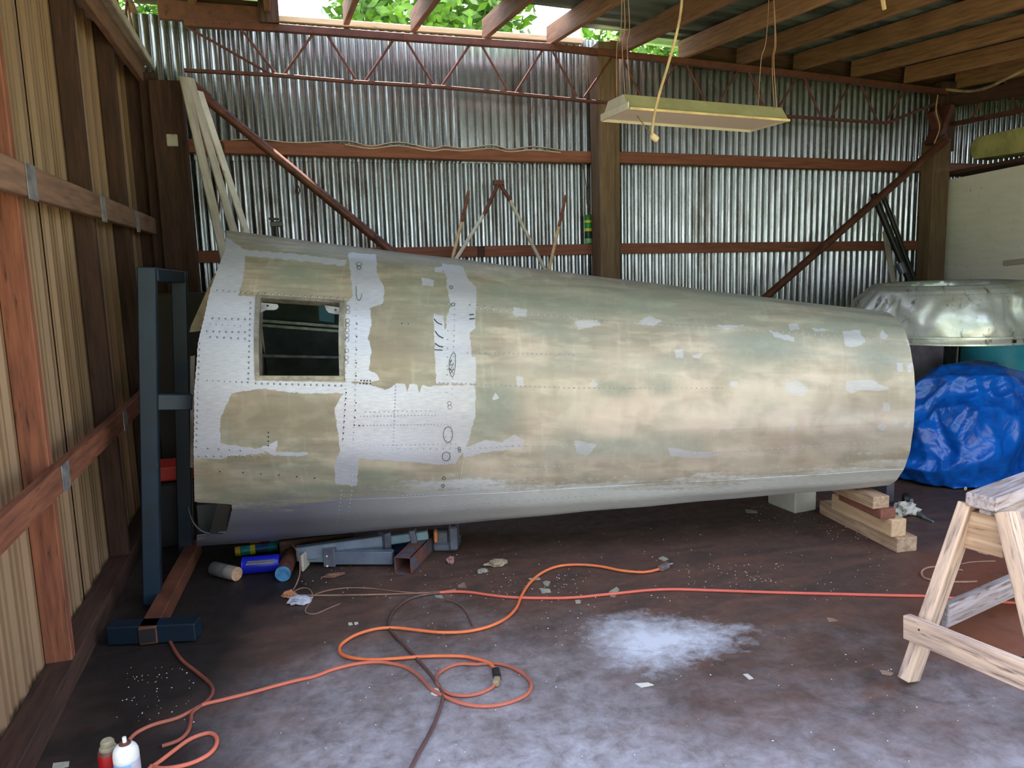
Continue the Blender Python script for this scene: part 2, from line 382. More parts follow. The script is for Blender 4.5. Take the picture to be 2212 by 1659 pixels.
# ledge and light lattice girder over the left wall
mb = MB(); mb.ob((XL+.1, 2.15, 3.07), (XL+.1, 6.45, 3.09), .2, .02)
mb.ob((XL+.21, 2.15, 3.055), (XL+.21, 6.45, 3.075), .012, .05)
mb.build('ledge', white_paint, wl, False)
tl = thing('roof_truss', 'rust red lattice girder running over the left wall', 'truss', (XL+.12, 3, 3.11))
bar('bottom_chord', (XL+.12, 2.15, 3.12), (XL+.12, 6.4, 3.14), .05, .03, rust, tl)
bar('top_chord', (XL+.12, 2.15, 3.4), (XL+.12, 6.4, 3.44), .05, .03, rust, tl)
for k in range(8):
    y0 = 2.2+k*.52
    for a, b in ((0, .26), (.26, .52)):
        p, q = (XL+.12, y0+a, 3.14 if a == 0 else 3.41), (XL+.12, y0+b, 3.41 if a == 0 else 3.14)
        MB().tube([p, q], .009, 6).build('web_rod', rust, tl)
# ------------------------------------------------------------ posts
pc = struct(link('trim_1', None, Matrix.Translation((-.68, 6.28, 0))))
bar('post', (-.68, 6.27, 0), (-.68, 6.27, 2.93), .16, .22, wood_dark, pc, up=(1, 0, 0), c=.006)
bar('post', (-.82, 6.33, 0), (-.80, 6.33, 3.0), .1, .12, wood_dark, pc, up=(1, 0, 0), c=.006)
bar('post', (-.90, 6.40, 0), (-.90, 6.40, 3.05), .05, .14, wood_dark, pc, up=(1, 0, 0), c=.006)
o = box('wall_switch', (-.70, 6.175, 2.475), (-.625, 6.192, 2.56), white_paint, None, .006); tag(o, 'small square white switch plate on the dark corner post', 'switch')
p2 = struct(link('trim_2', None, Matrix.Translation((2.74, 6.3, 0))))
bar('post', (2.70, 6.3, 0), (2.70, 6.3, 3.36), .2, .14, wood_post, p2, up=(1, 0, 0), c=.006)
bar('post', (2.81, 6.34, 0), (2.81, 6.34, 3.4), .12, .08, wood_post, p2, up=(1, 0, 0), c=.004)
p3 = struct(link('trim_3', None, Matrix.Translation((6.2, 6.3, 0))))
bar('post', (6.2, 6.3, 0), (6.2, 6.3, 2.66), .16, .2, wood_post, p3, up=(1, 0, 0), c=.006)
bar('post', (6.3, 6.34, 2.55), (6.3, 6.34, 3.2), .14, .18, wood_dark, p3, up=(1, 0, 0), c=.006)
bar('bracket', (6.05, 6.2, 2.6), (6.2, 6.2, 2.95), .05, .16, rust, p3, up=(0, 1, 0))
bar('bracket', (6.18, 6.2, 2.62), (6.02, 6.2, 2.9), .05, .1, rust, p3, up=(0, 1, 0))

# ------------------------------------------------------------ roof
YF = 2.2   # line of the open front
def rz(x, y): return 3.29+.066*(y-6.2)-.045*(x-2.9)
ceil = struct(link('ceiling', None, Matrix.Translation((3, 3, 3.2))))
raft_x = [.05, .62, 1.13, 1.70, 2.24, 2.88, 3.43, 4.0, 4.58, 5.2, 5.8, 6.4, 7.0, 7.6, 8.2, 8.8]
raft_x = [-.45]+raft_x
for k, x in enumerate(raft_x):
    h = .15
    a = Vector((x+.02, YF-.25, rz(x, YF-.25)+h/2)); b = Vector((x, 6.3, rz(x, 6.3)+h/2))
    bar('rafter', a, b, .045, h, wood_rafter, ceil)
def roof_sheet(x0, x1, y0, y1):
    n = max(2, int((y1-y0)/.025)); V = []; F = []
    for j, x in enumerate((x0, (x0+x1)/2, x1)):
        for i in range(n+1):
            y = y0+(y1-y0)*i/n; ph = (y % .2)/.2; h = .018 if ph < .28 else (0 if ph > .4 and ph < .88 else .009)
            V.append((x, y, rz(x, y)+.158+h+.002*((j) % 2)))
    n1 = n+1
    F = [(j*n1+i, j*n1+i+1, (j+1)*n1+i+1, (j+1)*n1+i) for j in range(2) for i in range(n)]
    me = bpy.data.meshes.new('roof_sheet'); me.from_pydata(V, [], F); me.materials.append(roof_m); shade(me, False)
    link('roof_sheet', me, Matrix.Identity(4), ceil)
for xa, xb in ((-1.25, .08), (.08, 2.3), (2.3, 3.2), (3.2, 5.2), (5.2, 7.3), (7.3, 9.6)):
    ys = list(np.arange(YF-.4, 6.6, .8))+[6.62]
    for j in range(len(ys)-1):
        y0, y1 = ys[j], ys[j+1]
        if y1-y0 < .05: continue
        lim = 5.80 if xa == .08 else (6.28 if xa == 2.3 else 6.62)
        if y0 >= lim-.02: continue
        roof_sheet(xa-.03, xb+.03, y0, min(y1, lim))
# plates and boards along the wall head
bar('wall_plate', (.08, 6.50, 3.468), (2.6, 6.50, 3.43), .09, .045, wood_fresh, ceil)
bar('wall_plate', (3.5, 6.44, 3.36), (9.2, 6.44, 3.11), .06, .18, wood_dark, ceil)
bar('wall_plate', (-.68, 6.2, 3.40), (.03, 6.2, 3.39), .05, .13, rust, ceil)
bar('wall_plate', (-.85, 6.35, 3.52), (.03, 6.35, 3.5), .12, .05, wood_dark, ceil)
bar('end_board', (.06, 6.16, 3.34), (.06, 6.16, 3.56), .05, .14, wood_dark, ceil, up=(1, 0, 0))
# far right enclosing wall and outside walls stay out of view
wr = struct(link('wall_right', None, Matrix.Translation((9.3, 3, 0))))
for k in range(7):
    link('sheet', lower_me[k % 3], Matrix.Translation((9.3, 2.2+k*.6, 0)) @ Matrix.Rotation(math.pi/2, 4, 'Z'), wr)
wf_ = struct(link('wall_front_added', None, Matrix.Translation((0, YF, 0))))  # unseen front wall, added to cut the light on the left wall
jb = sheet_mesh('sheet', PITCH*2.2, 0., 2.98, zinc); link('sheet', jb, Matrix.Translation((-.98, YF, 0)), wf_)
for k in range(8): link('sheet', lower_me[k % 3], Matrix.Translation((4.7+k*.6, YF, 0)), wf_); link('sheet', upper_me[k % 3], Matrix.Translation((4.7+k*.6, YF, -.25)), wf_)
bar('header', (-.98, YF-.02, 3.16), (9.3, YF-.02, 2.70), .05, .10, wood_dark, wf_)
bar('jamb', (-.86, YF+.03, 0), (-.86, YF+.03, 2.98), .05, .1, wood_stud, wf_, up=(0, 1, 0))
# trees outside: a belt beyond the open front and a few crowns beyond the far wall
leaf_m = mottle('foliage', (128, 170, 64), (62, 100, 34), (1, 1, 1), 3., .6, c3=(150, 176, 84), th3=(.6, .7), vary=.2)
bark_m = plain('bark', (90, 72, 58), .9, 0, 8)
def crown(c, r, seed, nl=900, ls=.11):
    rr = random.Random(seed); mb = MB()
    for k in range(nl):
        u = Vector((rr.gauss(0, 1), rr.gauss(0, 1), rr.gauss(0, 1))).normalized(); d = r*(.62+.38*rr.random())*(1+.25*noise.noise(u*2+Vector((seed, 0, 0))))
        p = Vector(c)+Vector((u.x*d, u.y*d, u.z*d*.85)); a = Vector((rr.uniform(-1, 1), rr.uniform(-1, 1), rr.uniform(-.6, .6))).normalized(); b = a.cross(u+Vector((.1, .2, .3))).normalized(); s_ = r*ls
        mb.add([p-a*s_*1.6, p+b*s_*.7, p+a*s_*1.6, p-b*s_*.7], [(0, 1, 2, 3)])
    return mb
def tree(c, r, trunk, seed, lb, grp):
    tt = thing('tree', lb, 'tree', (c[0], c[1], -.03), grp)
    mb = crown(c, r, seed, 3200, .05); o = mb.build('crown', leaf_m, tt, False); o['kind'] = 'stuff'
    MB().tube([(c[0], c[1], -.03), (c[0]+.1, c[1], c[2]*.5), (c[0], c[1], c[2])], [.16, .12, .06], 8).build('trunk', bark_m, tt)
belt = MB(); bt_ = MB()
for k in range(8):
    for c, r, sd in (((-13+k*4.4, -9.5-(k % 2)*1.8, 5.4+(k % 3)*.7), 2.6, k), ((-11+k*4.4, -15-(k % 2)*1.8, 8.4+(k % 3)*.7), 3.4, 20+k)):
        b_ = crown(c, r, sd); belt.add(b_.v, b_.f); bt_.tube([(c[0], c[1], -.03), (c[0]+.1, c[1], c[2]*.5), (c[0], c[1], c[2])], [.16, .12, .06], 8)
tbelt = thing('tree_belt', 'belt of leafy green trees outside, across from the open front of the shed', 'trees', (2, -12, -.03))
o = belt.build('foliage', leaf_m, tbelt, False); o['kind'] = 'stuff'; o = bt_.build('trunks', bark_m, tbelt); o['kind'] = 'stuff'
for k, w_ in enumerate(('left', 'middle', 'right')): tree((-1.5+k*4.3, 14, 5.2+(k % 2)*.8), 1.7, 1, 40+k, w_+' of the sunlit leafy trees seen through the gap above the back wall', None)
tree((-5., 7., 4.0), 1.8, 1, 60, 'sunlit leafy tree beyond the gap above the left wall', None)

# ------------------------------------------------------------ rusty lattice truss in front of the back wall
YT = 6.2
tr = thing('roof_truss', 'long rust red lattice truss along the head of the corrugated back wall', 'truss', (2.8, YT, 2.8))
tc_pts = [gy(398, 50, YT), gy(590, 60, YT), gy(870, 81, YT), gy(1200, 103, YT), gy(1500, 136, YT), gy(1750, 164, YT), gy(2045, 200, YT)]
for a, b in zip(tc_pts[:-1], tc_pts[1:]):
    bar('top_chord', a, b, .055, .05, rust, tr, c=.002)
bc_pts = [gy(398, 152, YT), gy(590, 162, YT), gy(760, 177, YT), gy(950, 188, YT), gy(1100, 202, YT), gy(1305, 222, YT), gy(1540, 237, YT), gy(1710, 252, YT), gy(1915, 266, YT)]
for a, b in zip(bc_pts[:-1], bc_pts[1:]):
    bar('bottom_chord', a, b, .04, .022, rust, tr, c=.002)
bar('bottom_chord', gy(1915, 266, YT), gy(2025, 222, YT), .04, .022, rust, tr, c=.002)
webs = [((398, 55), (588, 162)), ((520, 62), (598, 162)), ((680, 68), (612, 163)), ((703, 70), (772, 177)), ((854, 80), (787, 178)), ((874, 82), (940, 188)), ((1018, 92), (953, 188)), ((1038, 94), (1100, 201)), ((1172, 108), (1112, 203)),
        ((1194, 112), (1246, 208)), ((1323, 122), (1262, 210)), ((1345, 125), (1388, 215)), ((1460, 138), (1410, 222)), ((1483, 140), (1525, 222)), ((1596, 150), (1548, 228)), ((1617, 154), (1652, 235)),
        ((1722, 168), (1680, 235)), ((1738, 170), (1775, 258)), ((1836, 180), (1795, 256)), ((1860, 184), (1897, 265)), ((1955, 195), (1912, 266))]
for a, b in webs:
    MB().tube([gy(*a, YT), gy(*b, YT)], .0095, 8).build('web_rod', rust, tr)
# second truss running off to the right
t2 = thing('roof_truss', 'dark rusty lattice truss starting at the right post', 'truss', (6.35, 5, 2.9))
bar('bottom_chord', gx(2040, 272, 6.35), gx(2230, 234, 6.35), .05, .04, rust_pipe, t2)
bar('top_chord', (6.35, 6.3, 3.02), (6.35, 3.5, 2.86), .06, .12, wood_dark, t2)
MB().tube([gx(2095, 262, 6.35), gx(2140, 185, 6.35)], .01, 8).build('web_rod', rust, t2)
MB().tube([gx(2170, 175, 6.35), gx(2205, 250, 6.35)], .01, 8).build('web_rod', rust, t2)
# diagonal braces
for a, b, lb in (((425, 196), (860, 555), 'rust brown pipe brace slanting down from the left corner'), ((2038, 305), (1620, 672), 'dark rusty pipe brace slanting down from the right post')):
    bt = thing('brace_pipe', lb, 'brace', gy(*b, 6.1))
    yy = 6.14 if 'left' in lb else 6.05; P, Q = gy(*a, yy), gy(*b, yy); d = (Q-P).normalized()
    L = (P.z-.03)/(-d.z); MB().tube([P, P+d*L], .034, 16).build('pipe', rust_pipe, bt)
    mb = MB(); mb.ob(P-d*.05, P+d*.09, .02, .09); mb.build('end_plate', rust, bt, False)
# ------------------------------------------------------------ aircraft fuselage section
Q = (-0.228, 4.4304, 0.9506, 0.6665, 0.8321, 3.1354, 3.4875, 0.777, 0.3596, 0.4753)
FA = np.array(Q[0:3]); FB = np.array(Q[5:8]); _ax = (FB-FA)*np.array([1, 1, 0]); _ax /= np.linalg.norm(_ax)
FN = np.array([_ax[1], -_ax[0], 0.]); FAX = _ax
def fus(t, th, off=0.):
    """points of the skin: t along the axis, th around it (0 = towards the open side, 90 deg = top)"""
    t = np.asarray(t, float); th = np.asarray(th, float); e = 2/2.25
    ct, st = np.cos(th), np.sin(th); rr = Q[3]+(Q[8]-Q[3])*t+off; hh = Q[4]+(Q[9]-Q[4])*t+off
    a = np.sign(ct)*np.abs(ct)**e*rr; b = np.sign(st)*np.abs(st)**e*hh
    return FA+(FB-FA)*t[..., None]+a[..., None]*FN+b[..., None]*np.array([0, 0, 1.])
_tt, _hh = np.meshgrid(np.linspace(-.12, 1.02, 150), np.radians(np.linspace(-115, 115, 120)), indexing='ij')
_G = fus(_tt, _hh); _GP = pj(_G)
_nn = np.cross(np.gradient(_G, axis=0), np.gradient(_G, axis=1)); _fc = ((_G-CAM)*_nn).sum(-1)
_fc = _fc*np.sign(_fc[75, 60]) > 0
def finv(px, py):
    px = np.atleast_1d(np.asarray(px, float)); py = np.atleast_1d(np.asarray(py, float)); T = np.zeros(len(px)); TH = np.zeros(len(px))
    for i in range(len(px)):
        d = (_GP[..., 0]-px[i])**2+(_GP[..., 1]-py[i])**2+np.where(_fc, 0, 1e6); k = np.unravel_index(np.argmin(d), d.shape); T[i] = _tt[k]; TH[i] = _hh[k]
    for it in range(6):
        p = pj(fus(T, TH)); a = (pj(fus(T+1e-4, TH))-p)/1e-4; b = (pj(fus(T, TH+1e-4))-p)/1e-4
        rx, ry = px-p[:, 0], py-p[:, 1]; det = a[:, 0]*b[:, 1]-a[:, 1]*b[:, 0]; det = np.where(abs(det) < 1, 1e9, det)
        T = T+np.clip((rx*b[:, 1]-ry*b[:, 0])/det, -.02, .02); TH = TH+np.clip((ry*a[:, 0]-rx*a[:, 1])/det, -.05, .05)
    return T, TH
def fpt(px, py, off=0.):
    T, TH = finv(px, py); return fus(T, TH, off)
# left edge of the skin, as it is cut
cutx = [(500, 488), (515, 487), (545, 484), (620, 455), (700, 436), (745, 427), (850, 419), (1000, 417), (1085, 420), (1089, 500), (1100, 500), (1150, 488), (1156, 425), (1170, 425)]
cyy = [c[0] for c in cutx]; cxx = [c[1] for c in cutx]
THT = np.radians(np.concatenate([np.arange(-88, 100, .35)])); TS = np.zeros(len(THT)); cand = np.linspace(-.16, .14, 301)
for i, th in enumerate(THT):
    P = pj(fus(cand, np.full(301, th))); dlt = P[:, 0]-np.interp(P[:, 1], cyy, cxx)
    k = np.where(dlt > 0)[0]; TS[i] = cand[k[0]] if len(k) else .1
def tstart(th):
    th = (np.asarray(th)+math.pi) % (2*math.pi)-math.pi
    return np.where((th > THT[0]) & (th < THT[-1]), np.interp(th, THT, TS), 0.)
TS[0] = 0.; TS[-1] = 0.
def seam(p, q):
    T, TH = finv([p[0], q[0]], [p[1], q[1]]); s = (TH[1]-TH[0])/(T[1]-T[0]); return lambda t: TH[0]+s*(t-T[0])
sm = [seam((470, 632), (1940, 738)), seam((430, 823), (1830, 832)), seam((430, 977), (1500, 930)), seam((520, 1092), (1500, 1040))]
sm[1] = seam((430, 821), (1830, 830))
c100 = lambda t: t*0+R_(97); cbot = lambda t: t*0-R_(97)
rows = [(sm[0], c100), (sm[1], sm[0]), (sm[2], sm[1]), (sm[3], sm[2]), (cbot, sm[3])]
Tw0, _ = finv([549], [735]); Tw1, _ = finv([742], [740]); Tc1, _ = finv([752], [900]); Tc2, _ = finv([1000], [900])
Tw0, Tw1, Tc1, Tc2 = float(Tw0[0]), float(Tw1[0]), float(Tc1[0]), float(Tc2[0])
bare_polys = [
 [(425, 636), (551, 640), (551, 822), (744, 826), (735, 838), (650, 846), (560, 840), (500, 850), (478, 900), (470, 960), (415, 965), (405, 800)],
 [(470, 500), (530, 540), (530, 560), (525, 605), (515, 640), (420, 640), (440, 560)],
 [(485, 536), (640, 548), (748, 562), (746, 575), (640, 563), (480, 548)],
 [(752, 545), (812, 550), (815, 590), (830, 620), (828, 655), (800, 665), (802, 700), (796, 730), (803, 760), (797, 800), (815, 808), (820, 820), (800, 826), (745, 824), (748, 655), (762, 640), (757, 590)],
 [(545, 822), (745, 826), (800, 830), (830, 842), (850, 834), (855, 828), (876, 829), (880, 850), (884, 830), (902, 830), (905, 850), (912, 832), (930, 835), (938, 832), (1028, 832), (1026, 900), (1015, 940), (1008, 965), (985, 1000), (950, 1005), (900, 998), (850, 996), (775, 990), (772, 1050), (724, 1046), (722, 1005), (735, 968), (728, 920), (722, 880), (742, 850), (650, 850), (550, 838)],
 [(955, 568), (1000, 575), (1012, 605), (1030, 620), (1028, 670), (1026, 710), (1014, 720), (1020, 770), (1028, 772), (1028, 830), (942, 828), (936, 677), (958, 682), (962, 720), (966, 676), (975, 660), (964, 620), (966, 600), (955, 580)],
 [(418, 955), (450, 945), (480, 958), (560, 970), (575, 980), (500, 985), (470, 992), (418, 990)], [(560, 968), (600, 952), (595, 975), (670, 978), (655, 986), (590, 984)],
 [(418, 845), (470, 850), (478, 975), (418, 975)],
 [(700, 540), (700, 540.1), (710, 540)],
 [(910, 600), (938, 605), (936, 620), (912, 615)], [(1110, 664), (1138, 668), (1137, 685), (1108, 682)], [(1240, 692), (1290, 692), (1300, 702), (1250, 712)], [(1375, 700), (1400, 682), (1432, 692), (1410, 705)],
 [(1545, 697), (1560, 702), (1610, 702), (1570, 712), (1548, 704)], [(1660, 713), (1715, 728), (1718, 740), (1675, 728)], [(1700, 700), (1722, 698), (1728, 712), (1708, 714)], [(1752, 708), (1795, 712), (1760, 718)],
 [(1820, 715), (1858, 712), (1860, 722), (1872, 738), (1850, 750), (1826, 748)], [(1905, 713), (1920, 725), (1910, 735), (1900, 725)], [(1955, 732), (1980, 738), (1980, 748), (1960, 745)], [(1457, 755), (1475, 754), (1476, 774), (1460, 774)],
 [(1494, 768), (1520, 762), (1512, 775), (1498, 772)], [(1578, 822), (1594, 824), (1592, 836), (1577, 834)], [(1270, 832), (1282, 816), (1292, 830), (1285, 838)], [(1695, 828), (1725, 822), (1745, 838), (1740, 858), (1700, 850)],
 [(1828, 822), (1885, 820), (1905, 833), (1922, 838), (1905, 845), (1860, 842), (1840, 850), (1828, 845)], [(1910, 868), (1918, 870), (1925, 888), (1906, 888)], [(1893, 922), (1908, 912), (1916, 922), (1905, 932)], [(1930, 910), (1940, 905), (1938, 925)], [(1952, 922), (1966, 905), (1968, 925)],
 [(1937, 783), (1950, 784), (1950, 803), (1938, 803)], [(1957, 790), (1970, 783), (1975, 792), (1965, 806)], [(1062, 862), (1070, 846), (1078, 860), (1066, 866)], [(1114, 812), (1130, 814), (1132, 836), (1118, 834)],
 [(1000, 968), (1050, 950), (1085, 955), (1110, 938), (1132, 950), (1128, 970), (1060, 975), (1000, 990)], [(1700, 918), (1718, 922), (1710, 932)], [(1440, 965), (1500, 975), (1560, 980), (1530, 990), (1450, 985)], [(1240, 950), (1290, 960), (1270, 985), (1245, 978)], [(1560, 925), (1590, 922), (1570, 932)],
 [(570, 560), (571, 560), (571, 561)], [(940, 575), (955, 576), (956, 590), (938, 586)], [(1410, 1060), (1411, 1060), (1411, 1061)]]
belly_poly = [(420, 1110), (520, 1088), (700, 1078), (770, 1066), (850, 1052), (1000, 1036), (1130, 1048), (1260, 1040), (1500, 1042), (1700, 1020), (1990, 990), (1990, 1200), (400, 1250)]
greens = [(1300, 650, 500, 42, .8), (820, 560, 260, 30, .6), (600, 1060, 200, 22, .5), (1070, 880, 60, 70, 1.), (1180, 700, 60, 30, .6), (1330, 840, 45, 20, .9), (1430, 835, 30, 22, .8), (1480, 780, 70, 20, .7), (1640, 750, 90, 50, .9), (1900, 770, 60, 40, .8), (1300, 965, 130, 25, .8), (1450, 960, 90, 30, .8), (1850, 700, 160, 30, .9), (1560, 690, 200, 30, .6),  # wide band along the top paints in the dark ceiling reflection
          (860, 700, 90, 50, .6), (640, 590, 60, 30, .7), (800, 1030, 90, 20, .8), (700, 1055, 130, 14, .9), (900, 620, 70, 30, .6), (560, 1030, 50, 20, .4), (1100, 620, 90, 20, .5), (1830, 960, 110, 25, .4), (1250, 760, 60, 40, .4)]
browns = [(840, 740, 90, 70, .9), (600, 900, 130, 40, .9), (520, 980, 90, 20, .5), (900, 560, 120, 20, .8), (620, 925, 140, 18, .8), (470, 1030, 40, 40, .7), (820, 800, 80, 25, .6), (1900, 850, 90, 30, .5), (1700, 950, 200, 20, .6), (980, 600, 60, 40, .5)]
t = NT('stripped fuselage skin')
uvc = t.n('ShaderNodeAttribute'); uvc.attribute_name = 'suv'
def uvn(scale, ns, det=5., rg=.6, dist=0.):
    mp = t.n('ShaderNodeMapping'); t.l(uvc.outputs['Vector'], mp.inputs[0]); mp.inputs['Scale'].default_value = scale
    return t.noise(mp.outputs[0], ns, det, rg, dist)
nb = uvn((1, 1, 1), 34., 5., .65); nst = uvn((1.2, 9, 1), 2.2, 6., .6); nbl = uvn((1, 1.6, 1), 3.2, 4., .5); nfi = uvn((3, 26, 1), 8., 4., .6); nvt = uvn((9, 1.5, 1), 3., 4., .6)
paint = t.mix(t.ramp(nst, .36, .64), lin((164, 154, 138)), lin((128, 119, 104)))
paint = t.mix(t.ramp(nbl, .45, .6, 0, .7), paint, lin((140, 143, 128)))
paint = t.mix(t.ramp(nvt, .55, .7, 0, .3), paint, lin((190, 184, 168)))
paint = t.mix(t.math('MULTIPLY', t.attr('pale'), .62, True), paint, lin((218, 202, 188)))
nm1 = uvn((1, 2.2, 1), 5., 3., .5, .4); nm2 = uvn((2.2, 1.2, 1), 3.4, 3., .5, .3)
paint = t.mix(t.ramp(nm1, .5, .62, 0, .28), paint, lin((120, 124, 108)))
paint = t.mix(t.ramp(nm2, .52, .64, 0, .24), paint, lin((132, 120, 100)))
paint = t.mix(t.ramp(uvn((1.5, 4, 1), 4.3, 3., .5), .52, .66, 0, .28), paint, lin((206, 200, 178)))
gA = t.math('MULTIPLY', t.attr('green'), t.ramp(nb, .2, .6, .75, 1.1)); paint = t.mix(t.math('MULTIPLY', gA, .75, True), paint, lin((116, 126, 116)))
bA = t.attr('brown'); paint = t.mix(t.math('MULTIPLY', bA, .6, True), paint, lin((126, 114, 94)))
bm_ = t.math('ADD', t.attr('bare'), t.math('MULTIPLY', t.math('SUBTRACT', nb, .5), .95))
bmask = t.ramp(bm_, -.04, .06)
spk = t.ramp(uvn((1, 1, 1), 60., 3., .6), .68, .72, 0, .5); bmask = t.math('MAXIMUM', bmask, t.math('MULTIPLY', spk, t.ramp(t.attr('bare'), -2.2, -.2)))
metalc = t.mix(t.ramp(nfi, .3, .7), lin((196, 201, 214)), lin((172, 177, 192)))
metalc = t.mix(t.ramp(nb, .6, .75, 0, .3), metalc, lin((176, 160, 160)))
bmask = t.math('MULTIPLY', bmask, t.ramp(t.attr('fwd'), 0., .6, .45, 1.)); col = t.mix(bmask, paint, metalc)
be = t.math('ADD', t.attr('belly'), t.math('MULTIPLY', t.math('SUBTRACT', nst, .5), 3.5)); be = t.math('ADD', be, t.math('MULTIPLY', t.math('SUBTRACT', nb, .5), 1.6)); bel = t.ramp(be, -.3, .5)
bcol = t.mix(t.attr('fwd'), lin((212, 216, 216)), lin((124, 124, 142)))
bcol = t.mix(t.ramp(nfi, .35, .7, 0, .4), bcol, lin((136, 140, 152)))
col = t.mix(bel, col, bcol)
t.l(col, t.b.inputs['Base Color'])
ms = t.math('MAXIMUM', bmask, t.math('MULTIPLY', bel, t.attr('fwd'))); t.l(t.ramp(ms, 0, 1, .12, .45), t.b.inputs['Metallic']); t.l(t.ramp(nst, .3, .7, .44, .56), t.b.inputs['Roughness'])
t.bump(nfi, .0012, .35); skin = t.m
inner = mottle('primed inside skin', (104, 124, 122), (72, 88, 88), (1, 1, 1), 5., .5, .3, vary=.05)
fz = thing('aircraft_fuselage_section', 'large tapering stripped aluminium aircraft fuselage section with a square window opening', 'fuselage', (1.2, 4.0, 0))
SX = float(np.linalg.norm(FB-FA))
def panel(name, tA, tB, lo, hi, nu, nv, off, mat, label=None, near=True):
    u = np.linspace(0, 1, nu)[None, :]; v = np.linspace(0, 1, nv)[:, None]
    th0 = lo(np.zeros(1))*(1-v)+hi(np.zeros(1))*v
    ts = tstart(th0) if tA is None else np.full((nv, 1), tA)
    T = ts+(tB-ts)*u
    TH = lo(T)*(1-v)+hi(T)*v
    wav = .0022*np.sin(TH*9+T*3)*np.sin(T*17+1)+.0016*np.sin(TH*23+T*5)+.0012*np.sin(T*41+TH*4)
    P = fus(T, TH, 0.)
    nx = (P-(FA+(FB-FA)*T[..., None])); nx /= np.linalg.norm(nx, axis=-1, keepdims=True)
    P = P+nx*(off+wav)[..., None]
    # folded edge of the sheet
    Pe = np.pad(P, ((1, 1), (1, 1), (0, 0)), mode='edge'); ne = np.pad(nx, ((1, 1), (1, 1), (0, 0)), mode='edge')
    msk = np.ones(Pe.shape[:2], bool); msk[1:-1, 1:-1] = False
    Pe = Pe-ne*(msk*.0025)[..., None]
    Te = np.pad(T, 1, mode='edge'); He = np.pad(TH, 1, mode='edge')
    me = gridmesh(name, Pe)
    fpv = Pe.reshape(-1, 3)
    a = me.attributes.new('suv', 'FLOAT_VECTOR', 'POINT'); rad = Q[4]+(Q[9]-Q[4])*Te
    a.data.foreach_set('vector', np.stack([Te*SX, He*rad*.9, Te*0], -1).reshape(-1).astype(np.float32))
    if near:
        pp = pj(fpv); X, Y = pp[:, 0], pp[:, 1]
        b = np.full(len(X), -40.)
        for pl in bare_polys:
            A = np.asarray(pl)
            s = (X > A[:, 0].min()-50) & (X < A[:, 0].max()+50) & (Y > A[:, 1].min()-50) & (Y < A[:, 1].max()+50)
            if s.any(): b[s] = np.maximum(b[s], sdf(X[s], Y[s], pl))
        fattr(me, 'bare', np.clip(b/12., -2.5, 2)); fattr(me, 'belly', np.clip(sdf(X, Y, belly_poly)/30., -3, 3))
        for nm, L in (('green', greens), ('brown', browns), ('pale', [(1560, 900, 460, 140, .95), (1240, 900, 120, 60, .6), (1700, 870, 200, 60, .7), (820, 1000, 100, 20, .6), (1100, 1010, 120, 30, .7), (1150, 760, 80, 40, .5)])):
            s = np.zeros(len(X))
            for gx_, gy_, a_, b_, w_ in L: s = np.maximum(s, w_*np.exp(-((np.abs(X-gx_)/a_)**3+(np.abs(Y-gy_)/b_)**3)))
            fattr(me, nm, s)
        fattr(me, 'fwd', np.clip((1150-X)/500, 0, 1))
    else:
        for nm in ('bare', 'belly', 'green', 'brown', 'pale', 'fwd'): fattr(me, nm, np.full(len(fpv), -2. if nm in ('bare', 'belly') else 0.))
    me.materials.append(mat); shade(me, True, 50)
    c = fpv.mean(0); me.transform(Matrix.Translation(-Vector(c)))
    o = link(name, me, Matrix.Translation(Vector(c)), fz)
    if label: o['label'] = label
    return o
nvr = [70, 70, 60, 50, 50]
for r, (lo, hi) in enumerate(rows):
    of = .0 if r % 2 else .0012
    if r == 1:
        panel('skin_panel', None, Tw0, lo, hi, 60, nvr[r], of, skin, 'bare riveted aluminium panel left of the window')
    else:
        panel('skin_panel', None, Tc1+.0005, lo, hi, 150, nvr[r] if r < 4 else 110, of, skin)
    if r == 1: panel('skin_panel', Tw1, Tc1+.0005, lo, hi, 8, nvr[r], of, skin)
    panel('skin_panel', Tc1-.0005, Tc2+.0005, lo, hi, 130, nvr[r], of+.0005, skin)
    panel('skin_panel', Tc2-.0005, 1., lo, hi, 340, nvr[r]+10, of, skin)
for ta, tb in ((None, Tc1), (Tc1, 1.)):
    panel('skin_panel', ta if ta else -.02, tb, lambda t: t*0+R_(97), lambda t: t*0+R_(180), 50, 30, 0, inner, None, False)
    panel('skin_panel', ta if ta else -.02, tb, lambda t: t*0+R_(180), lambda t: t*0+R_(263), 50, 30, 0, inner, None, False)
